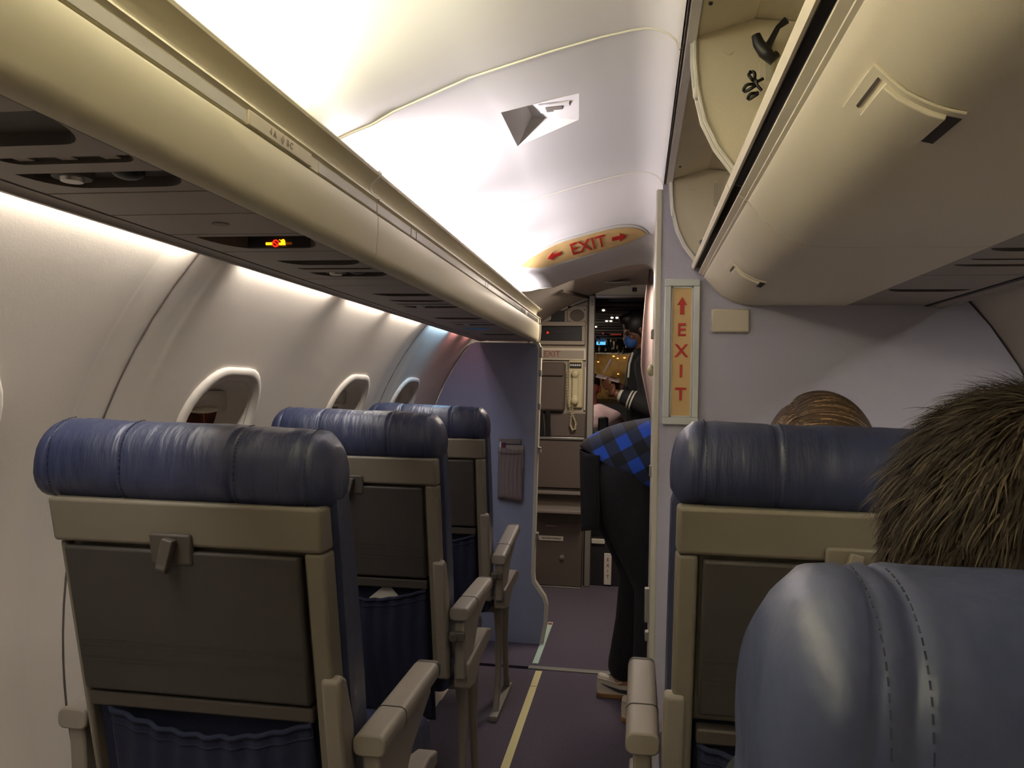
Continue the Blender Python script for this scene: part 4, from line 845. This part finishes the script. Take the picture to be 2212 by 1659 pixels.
def hairmesh(name, c, rad, mt, parent, n, L, style, seed=1, shrink=1.0):
    random.seed(seed); c = Vector(c); mb = MB(); mb.ell(c, [v*(.995 if style == 'short' else .97) for v in rad], 28, 18)
    b = mb.b
    # keep only the part of the cap that carries hair
    kill = [v for v in b.verts if ((v.co-c).y/rad[1] > .55 and (v.co-c).z/rad[2] < .45) or (v.co-c).z/rad[2] < -.62]
    bmesh.ops.delete(b, geom=kill, context='VERTS')
    K = Vector((.1, -.42, .90)).normalized()
    for i in range(n):
        while True:
            d = Vector((random.gauss(0, 1), random.gauss(0, 1), random.gauss(0, 1))).normalized()
            if d.z < -.60 or (d.y > .5 and d.z < .5): continue
            if d.y > .35 and random.random() < .6: continue
            break
        p = c + Vector((d.x*rad[0], d.y*rad[1], d.z*rad[2])); nr = Vector((d.x/rad[0], d.y/rad[1], d.z/rad[2])).normalized()
        if style == 'short':
            t = (d - K); t = (t - nr*t.dot(nr)); t = t.normalized() if t.length > .05 else Vector((random.gauss(0, 1), random.gauss(0, 1), 0)).normalized()
            swirl = nr.cross(t)*.5*max(0, d.z); l = L*random.uniform(.7, 1.25)*(1.2 if d.z > .3 else .75); lift = (.34 if d.z > .35 else .10) + random.uniform(-.1, .15)
            g_ = (t + swirl + Vector((random.gauss(0, .22), random.gauss(0, .22), random.gauss(0, .22)))).normalized(); wd = .0007; seg = 4
        else:
            t = Vector((1.0, .1, -.25)) if d.x > -.55 else Vector((-1, .1, -.8)); t = (t - nr*t.dot(nr)).normalized(); l = L*random.uniform(.6, 1.2); lift = .06 + random.uniform(-.03, .05)
            g_ = (t + Vector((random.gauss(0, .05), random.gauss(0, .05), random.gauss(0, .05)))).normalized(); wd = .0009; seg = 6
        lay = 1.005 + .035*random.random(); sd = g_.cross(nr).normalized(); q = p.copy(); dr_ = (g_ + nr*lift).normalized(); L_ = []; 
        for j in range(seg+1):
            w2 = wd*(1 - (j/seg)**2*.85); L_.append((b.verts.new(q - sd*w2), b.verts.new(q + sd*w2)))
            q = q + dr_*(l/seg)
            if style == 'short': dr_ = (dr_ - nr*.10 + Vector((0, 0, -.10))).normalized()
            else:
                o_ = q - c; k = sqrt((o_.x/rad[0])**2 + (o_.y/rad[1])**2 + (o_.z/rad[2])**2); q = c + o_*(lay/k); n2 = Vector((o_.x/rad[0]**2, o_.y/rad[1]**2, o_.z/rad[2]**2)).normalized(); dr_ = (dr_ - n2*dr_.dot(n2)).normalized()
        mb.mi = 1 if random.random() < (.22 if style == 'short' else .16) else 0
        for j in range(seg): mb._f([L_[j][0], L_[j][1], L_[j+1][1], L_[j+1][0]])
    return put(mb, name, [mt, 'hair_mid' if style == 'short' else 'hair_light'], parent, smooth=80)
I3 = Matrix.Identity(3)
def sitter(cx, y0, hc, label, hair_m, style, shirt, skin='skin', n=9000, L=.03, rad=(.080, .100, .112)):
    mb = MB(); head(mb, hc, I3)
    hx, hy, hz = hc; sy = y0 + .30
    mb.chain([((hx, hy-.01, hz-.12), .052), ((cx, sy, .93), .075)])
    for q in (-1, 1):
        mb.chain([((cx, sy, .93), .08), ((cx+q*.15, sy, .90), .06), ((cx+q*.185, sy+.06, .66), .045), ((cx+q*.13, sy+.26, .60), .034)])
        mb.chain([((cx+q*.08, sy+.05, .56), .09), ((cx+q*.10, sy+.42, .56), .065), ((cx+q*.10, sy+.44, .30), .05), ((cx+q*.10, sy+.42, .10), .036)])
        mb.chain([((cx+q*.10, sy+.40, .045), .04), ((cx+q*.10, sy+.55, .035), .035)])
        hand(mb, (cx+q*.13, sy+.27, .60), (0, 1, -.1), (0, 0, -1), .9, .3, q)
    mb.cap((cx, sy, .90), .13, (cx, sy+.03, .60), .13); b = put(mb, 'person', skin, remesh=.009); tag(b, label, 'person')
    eyes(b, hc, I3)
    mb = MB(); mb.cap((cx, sy, .89), .145, (cx, sy+.03, .60), .15)
    for q in (-1, 1): mb.chain([((cx, sy, .92), .085), ((cx+q*.15, sy, .89), .074), ((cx+q*.185, sy+.06, .67), .058), ((cx+q*.135, sy+.22, .61), .048)])
    put(mb, 'shirt', shirt, b, remesh=.010)
    mb = MB()
    for q in (-1, 1): mb.chain([((cx+q*.08, sy+.05, .57), .105), ((cx+q*.10, sy+.42, .565), .08), ((cx+q*.10, sy+.44, .30), .065), ((cx+q*.10, sy+.42, .12), .055)])
    put(mb, 'trousers', 'trousers', b, remesh=.010)
    hairmesh('hair', (hx, hy-.006, hz+.014), rad, hair_m, b, n, L, style)
    return b
sitter(.285, .335, (.254, .590, 1.100), 'person with short brown hair in the nearest right seat, seen from behind', 'hair_short', 'short', 'navy', n=15000, L=.024, rad=(.082, .102, .110))
sitter(.300, 1.13, (.300, 1.395, 1.100), 'person with smooth brown hair, just the crown visible above the seat by the bulkhead', 'hair_long', 'long', 'galley_grey', n=13000, L=.08, rad=(.085, .105, .108))

# person bending over in the aisle
mb = MB(); RB = Matrix.Rotation(-pi/2, 3, 'Z') @ Matrix.Rotation(-.7, 3, 'X'); hcb = (.66, 3.17, 1.02)
head(mb, hcb, RB)
mb.chain([((-.055, 3.16, .93), .125), ((.10, 3.165, .955), .115), ((.34, 3.17, 1.0), .13)]); mb.cap((.40, 3.17, 1.0), .08, (.56, 3.17, 1.03), .055)
for q, foot, knee in ((1, (-.035, 3.235, .09), (.025, 3.225, .48)), (-1, (.055, 3.02, .09), (.08, 3.06, .48))):
    mb.chain([((-.05, 3.16+q*.07, .88), .10), (knee, .060), (foot, .042)])
    mb.chain([((.38, 3.17+q*.08, 1.0), .07), ((.42, 3.17+q*.17, .99), .055), ((.50, 3.17+q*.19, .74), .042), ((.62, 3.17+q*.13, .58), .030)])
    hand(mb, (.62, 3.17+q*.13, .58), (.5, -q*.2, -.9), (.3, -q, 0), 1, .45, q)
    mb.chain([((foot[0]-.02, foot[1], .05), .035), ((foot[0]+.13, foot[1], .035), .03)])
pb = put(mb, 'person', 'skin', remesh=.008); tag(pb, 'person in blue plaid shirt and black trousers bending over in the aisle', 'person'); eyes(pb, hcb, RB)
mb = MB(); mb.ell((.645, 3.17, 1.055), (.10, .088, .095), 20, 14); put(mb, 'hair', 'hair_short', pb)
mb = MB()
mb.chain([((-.065, 3.20, .885), .135), ((-.045, 3.215, .70), .105), ((.018, 3.225, .50), .078), ((.002, 3.232, .30), .076), ((-.035, 3.235, .12), .066)])
mb.chain([((-.055, 3.10, .885), .135), ((.0, 3.08, .70), .110), ((.085, 3.06, .48), .085), ((.075, 3.04, .28), .076), ((.06, 3.02, .12), .066)])
mb.cap((-.06, 3.15, .90), .14, (.10, 3.16, .94), .13); put(mb, 'trousers', 'trousers', pb, remesh=.010)
RG = [((-.052, .912), (-.172, .088), .185), ((-.035, .925), (-.158, .108), .187), ((0, .935), (-.125, .135), .187), ((.06, .95), (-.08, .152), .182), ((.18, .965), (-.03, .160), .18), ((.34, .995), (.0, .165), .205), ((.46, 1.02), (.03, .12), .16), ((.53, 1.03), (.03, .075), .08)]
mb = MB(); rings = []
for (c0, c1), (a0, a1), b_ in RG:
    rings.append([(c0 + a0*cos(t)*(1+.02*sin(3*t)), 3.165 + b_*sin(t), c1 + a1*cos(t)*(1+.02*sin(5*t)) + .006*noise.noise(Vector((c0*12, t*2, 0)))) for t in [2*pi*k/48 for k in range(48)]])
mb.loft(rings, True, False); sh_ = put(mb, 'plaid_shirt', 'plaid', pb, solid=.006, smooth=80, sub=1)
for q in (-1, 1):
    mb = MB(); mb.chain([((.38, 3.17+q*.09, 1.0), .085), ((.42, 3.17+q*.17, .99), .074), ((.49, 3.17+q*.19, .77), .060), ((.58, 3.17+q*.15, .64), .050)]); put(mb, 'sleeve', 'plaid', pb, remesh=.010)
mb = MB(); rows = []
for j in range(14):
    t = j/13; row = []
    for i in range(25):
        u = -1 + 2*i/24; a = u*1.15
        row.append((-.058 - (.162 - .012*t)*cos(a)**.8 if abs(a) < 1.5 else -.058, 3.165 + .185*sin(a), .985 - .325*t + .05*abs(u)*t - (.01*abs(u))))
    rows.append(row)
mb.loft(rows, False, False); put(mb, 'dark_undershirt', 'black_cloth', pb, solid=.006, smooth=80)
def shoe(x, y, par, ang=0.0):
    def T(p): return (x + p[0]*cos(ang) - p[1]*sin(ang), y + p[0]*sin(ang) + p[1]*cos(ang), p[2])
    prof = [(0, .026, .078), (.012, .034, .086), (.04, .038, .078), (.08, .038, .064), (.12, .042, .062), (.17, .049, .052), (.22, .048, .044), (.255, .038, .038), (.272, .018, .028)]
    mb = MB(); rr = []
    for l_, w2, h_ in prof: rr.append([T((l_, w2*cos(t)*(1 if sin(t) < 0 else .82), .014 + (h_*1.06-.014)*max(0, sin(t))**.6 - .004*max(0, -sin(t)))) for t in [2*pi*k/20 for k in range(20)]])
    mb.loft(rr); so = put(mb, 'shoe', 'shoe_white', par, smooth=70, sub=1)
    mb = MB(); mb.loft([[T((l_, s__*(w2+.003), z)) for s__, z in ((-.94, 0.0), (.94, 0.0), (1, .016), (-1, .016))] for l_, w2, h_ in prof]); put(mb, 'sole', 'gum', so, bevel=.003)
    mb = MB()
    pts = [T((.018, -.0365, .058)), T((.05, -.040, .046)), T((.09, -.0435, .034)), T((.13, -.0475, .031)), T((.17, -.0505, .040)), T((.19, -.048, .046))]
    mb.tube(pts, [.001, .004, .0065, .0075, .007, .003], 8); put(mb, 'side_stripe', 'shoe_dark', so)
    mb = MB(); mb.tube([T((.005, -.028, .075)), T((.03, -.038, .074)), T((.08, -.036, .060)), T((.10, -.03, .064))], .0035, 8); put(mb, 'collar', 'shoe_white', so)
    return so
shoe(-.142, 3.225, pb, .04); shoe(-.040, 3.005, pb, .0)

# crew member standing in the cockpit doorway, facing left
mb = MB(); RC = Matrix.Rotation(pi/2 + .25, 3, 'Z') @ Matrix.Rotation(-.42, 3, 'X'); hcc = (-.012, 5.12, 1.605)
head(mb, hcc, RC, .97)
mb.chain([((.03, 5.13, 1.50), .052), ((.05, 5.14, 1.42), .06)]); mb.chain([((.055, 5.14, 1.36), .12), ((.055, 5.14, 1.10), .11), ((.05, 5.14, .98), .125)])
for q in (-1, 1):
    mb.chain([((.06, 5.14+q*.06, .95), .10), ((.05, 5.14+q*.07, .50), .058), ((.07, 5.14+q*.07, .15), .04)]); mb.chain([((.07, 5.14+q*.07, .14), .035), ((-.06, 5.14+q*.07, .132), .028)])
W1, W2 = Vector((-.125, 5.00, 1.195)), Vector((-.12, 5.20, 1.24))
mb.chain([((.06, 5.02, 1.36), .06), ((.07, 4.965, 1.12), .045), (W1, .030)]); mb.chain([((.06, 5.26, 1.36), .06), ((.05, 5.30, 1.14), .045), (W2, .030)])
hand(mb, W1, (-.75, .15, .62), (.25, .75, .4), .98, .35, -1); hand(mb, W2, (-.55, -.35, .75), (-.4, -.3, -.6), .98, .75, 1)
pc = put(mb, 'person', 'skin_brown', remesh=.006); tag(pc, 'person in dark uniform and blue mask writing on a tablet in the cockpit doorway', 'person'); eyes(pc, hcc, RC, .97)
mb = MB(); T = lambda x, y, z: Vector(hcc) + RC @ Vector((x, y, z))
mb.ell(T(0, -.022, .034), (.086, .100, .094), 20, 14, RC.to_euler()); mb.ell(T(0, -.035, .0), (.083, .082, .105), 18, 12, RC.to_euler()); mb.ell(T(0, -.10, .03), (.055, .05, .055), 16, 10); mb.ell(T(0, .03, .085), (.06, .055, .035), 14, 10); mb.chain([(T(-.03, .03, .09), .025), (T(.03, .05, .08), .022)]); mb.chain([(T(.03, -.09, -.04), .035), ((.065, 5.08, 1.42), .03), ((.05, 5.03, 1.28), .014)]); put(mb, 'hair', 'hair_black', pc, remesh=.007)
mb = MB(); mb.ell(T(0, .060, -.050), (.052, .050, .048), 18, 12, RC.to_euler()); put(mb, 'face_mask', 'mask_blue', pc)
mb = MB(); mb.tube([T(.055, .06, -.03), T(.078, .0, .0)], .002, 5); put(mb, 'mask_strap', 'mask_blue', pc)
mb = MB(); mb.chain([((.06, 5.14, 1.38), .135), ((.06, 5.14, 1.10), .135), ((.06, 5.14, .90), .15)]); mb.chain([((.06, 5.14, 1.42), .085), ((.05, 5.14, 1.455), .07)])
D1 = (Vector((.07, 4.965, 1.12)) - W1).normalized(); D2 = (Vector((.05, 5.30, 1.14)) - W2).normalized()
mb.chain([((.06, 5.02, 1.37), .085), ((.08, 4.965, 1.12), .066), (W1 + D1*.060, .052)]); mb.chain([((.06, 5.26, 1.37), .085), ((.06, 5.30, 1.14), .066), (W2 + D2*.05, .052)]); put(mb, 'uniform_jacket', 'navy', pc, remesh=.009)
mb = MB(); mb.tube([W1 + D1*.012, W1 + D1*.055], [.036, .044], 18); put(mb, 'shirt_cuff', 'silver_cloth', pc)
for k in (.080, .100):
    mb = MB(); mb.tube([W1 + D1*k, W1 + D1*(k+.010)], [.0575+ (k-.08)*.25, .0585+(k-.08)*.25], 22); put(mb, 'sleeve_stripe', 'silver_cloth', pc)
mb = MB()
for q in (-1, 1): mb.chain([((.06, 5.14+q*.07, .92), .115), ((.05, 5.14+q*.07, .50), .085), ((.07, 5.14+q*.07, .17), .075)])
put(mb, 'trousers', 'trousers', pc, remesh=.010)
mb = MB(); mb.tube([(-.03, 5.06, 1.47), (-.065, 5.02, 1.38), (-.085, 5.0, 1.26), (-.10, 5.0, 1.21)], .004, 6); put(mb, 'lanyard', 'black', pc)
mb = MB(); mb.tube([(-.035, 5.02, 1.455), (-.055, 4.995, 1.38), (-.06, 4.99, 1.30)], .006, 6); put(mb, 'shirt_collar', 'silver_cloth', pc)
for q in (-1, 1):
    mb = MB(); mb.chain([((.10, 5.14+q*.07, .135), .038), ((-.08, 5.14+q*.07, .130), .032)]); put(mb, 'shoe', 'black', pc, remesh=.008)
e = empty('tablet', (-.185, 5.06, 1.27)); tag(e, 'thin tablet held by the crew member in the cockpit doorway', 'tablet')
mb = MB(); mb.box(-.262, -.112, 5.02, 5.20, 1.290, 1.298, (.10, .22, 0)); put(mb, 'tablet_body', 'tablet', e, bevel=.002)
mb = MB(); mb.tube([(-.215, 5.10, 1.33), (-.190, 5.09, 1.375), (-.170, 5.08, 1.415)], [.005, .007, .009], 10); tag(put(mb, 'pen', 'tablet'), 'pale stylus held upright in the crew member\'s hand over the tablet', 'stylus')
# seated pilot
mb = MB(); RP = Matrix.Rotation(.1, 3, 'Z'); hp = (-.345, 5.78, 1.235); head(mb, hp, RP)
mb.chain([((-.34, 5.76, 1.12), .055), ((-.32, 5.72, 1.00), .08)]); mb.chain([((-.31, 5.72, .95), .14), ((-.31, 5.74, .70), .14)])
for q in (-1, 1):
    mb.chain([((-.31+q*.12, 5.72, .99), .07), ((-.31+q*.21, 5.80, .78), .045), ((-.31+q*.16, 6.05, .74), .032)]); hand(mb, (-.31+q*.16, 6.06, .74), (0, 1, 0), (0, 0, -1), .95, .5, q)
    mb.chain([((-.31+q*.08, 5.78, .62), .09), ((-.31+q*.11, 6.18, .60), .065), ((-.31+q*.11, 6.22, .22), .045)]); mb.chain([((-.31+q*.11, 6.22, .15), .035), ((-.31+q*.11, 6.34, .14), .03)])
pp = put(mb, 'person', 'skin_pink', remesh=.008); tag(pp, 'seated pilot in pale pink-white shirt, mostly hidden behind the cockpit door post', 'person'); eyes(pp, hp, RP)
mb = MB(); mb.ell((-.345, 5.765, 1.27), (.078, .092, .078), 18, 12); put(mb, 'hair', 'hair_short', pp)
mb = MB(); mb.chain([((-.30, 5.72, .93), .165), ((-.31, 5.74, .68), .165)])
for q in (-1, 1): mb.chain([((-.31+q*.04, 5.72, 1.06), .065), ((-.31+q*.13, 5.71, 1.00), .085), ((-.31+q*.215, 5.80, .79), .062)])
put(mb, 'white_shirt', 'shirt_white', pp, remesh=.009)
mb = MB()
for q in (-1, 1): mb.chain([((-.31+q*.08, 5.76, .62), .10), ((-.31+q*.11, 6.18, .60), .078), ((-.31+q*.11, 6.22, .24), .06)])
put(mb, 'trousers', 'trousers', pp, remesh=.010)
e = empty('pilot_seat', (-.31, 5.62, .1)); tag(e, 'black cockpit seat behind the seated pilot', 'seat')
mb = MB(); mb.box(-.52, -.10, 5.50, 5.56, .40, .96); put(mb, 'backrest', 'black', e, bevel=.03)
mb = MB(); mb.box(-.52, -.10, 5.54, 6.05, .38, .50); put(mb, 'seat_cushion', 'black', e, bevel=.03)
mb = MB(); mb.box(-.40, -.22, 5.60, 5.90, .10, .38); put(mb, 'pedestal', 'cockpit', e)
mb = MB(); mb.box(-.265, -.195, 5.475, 5.505, .88, 1.035); put(mb, 'side_bolster', 'black', e, bevel=.012)
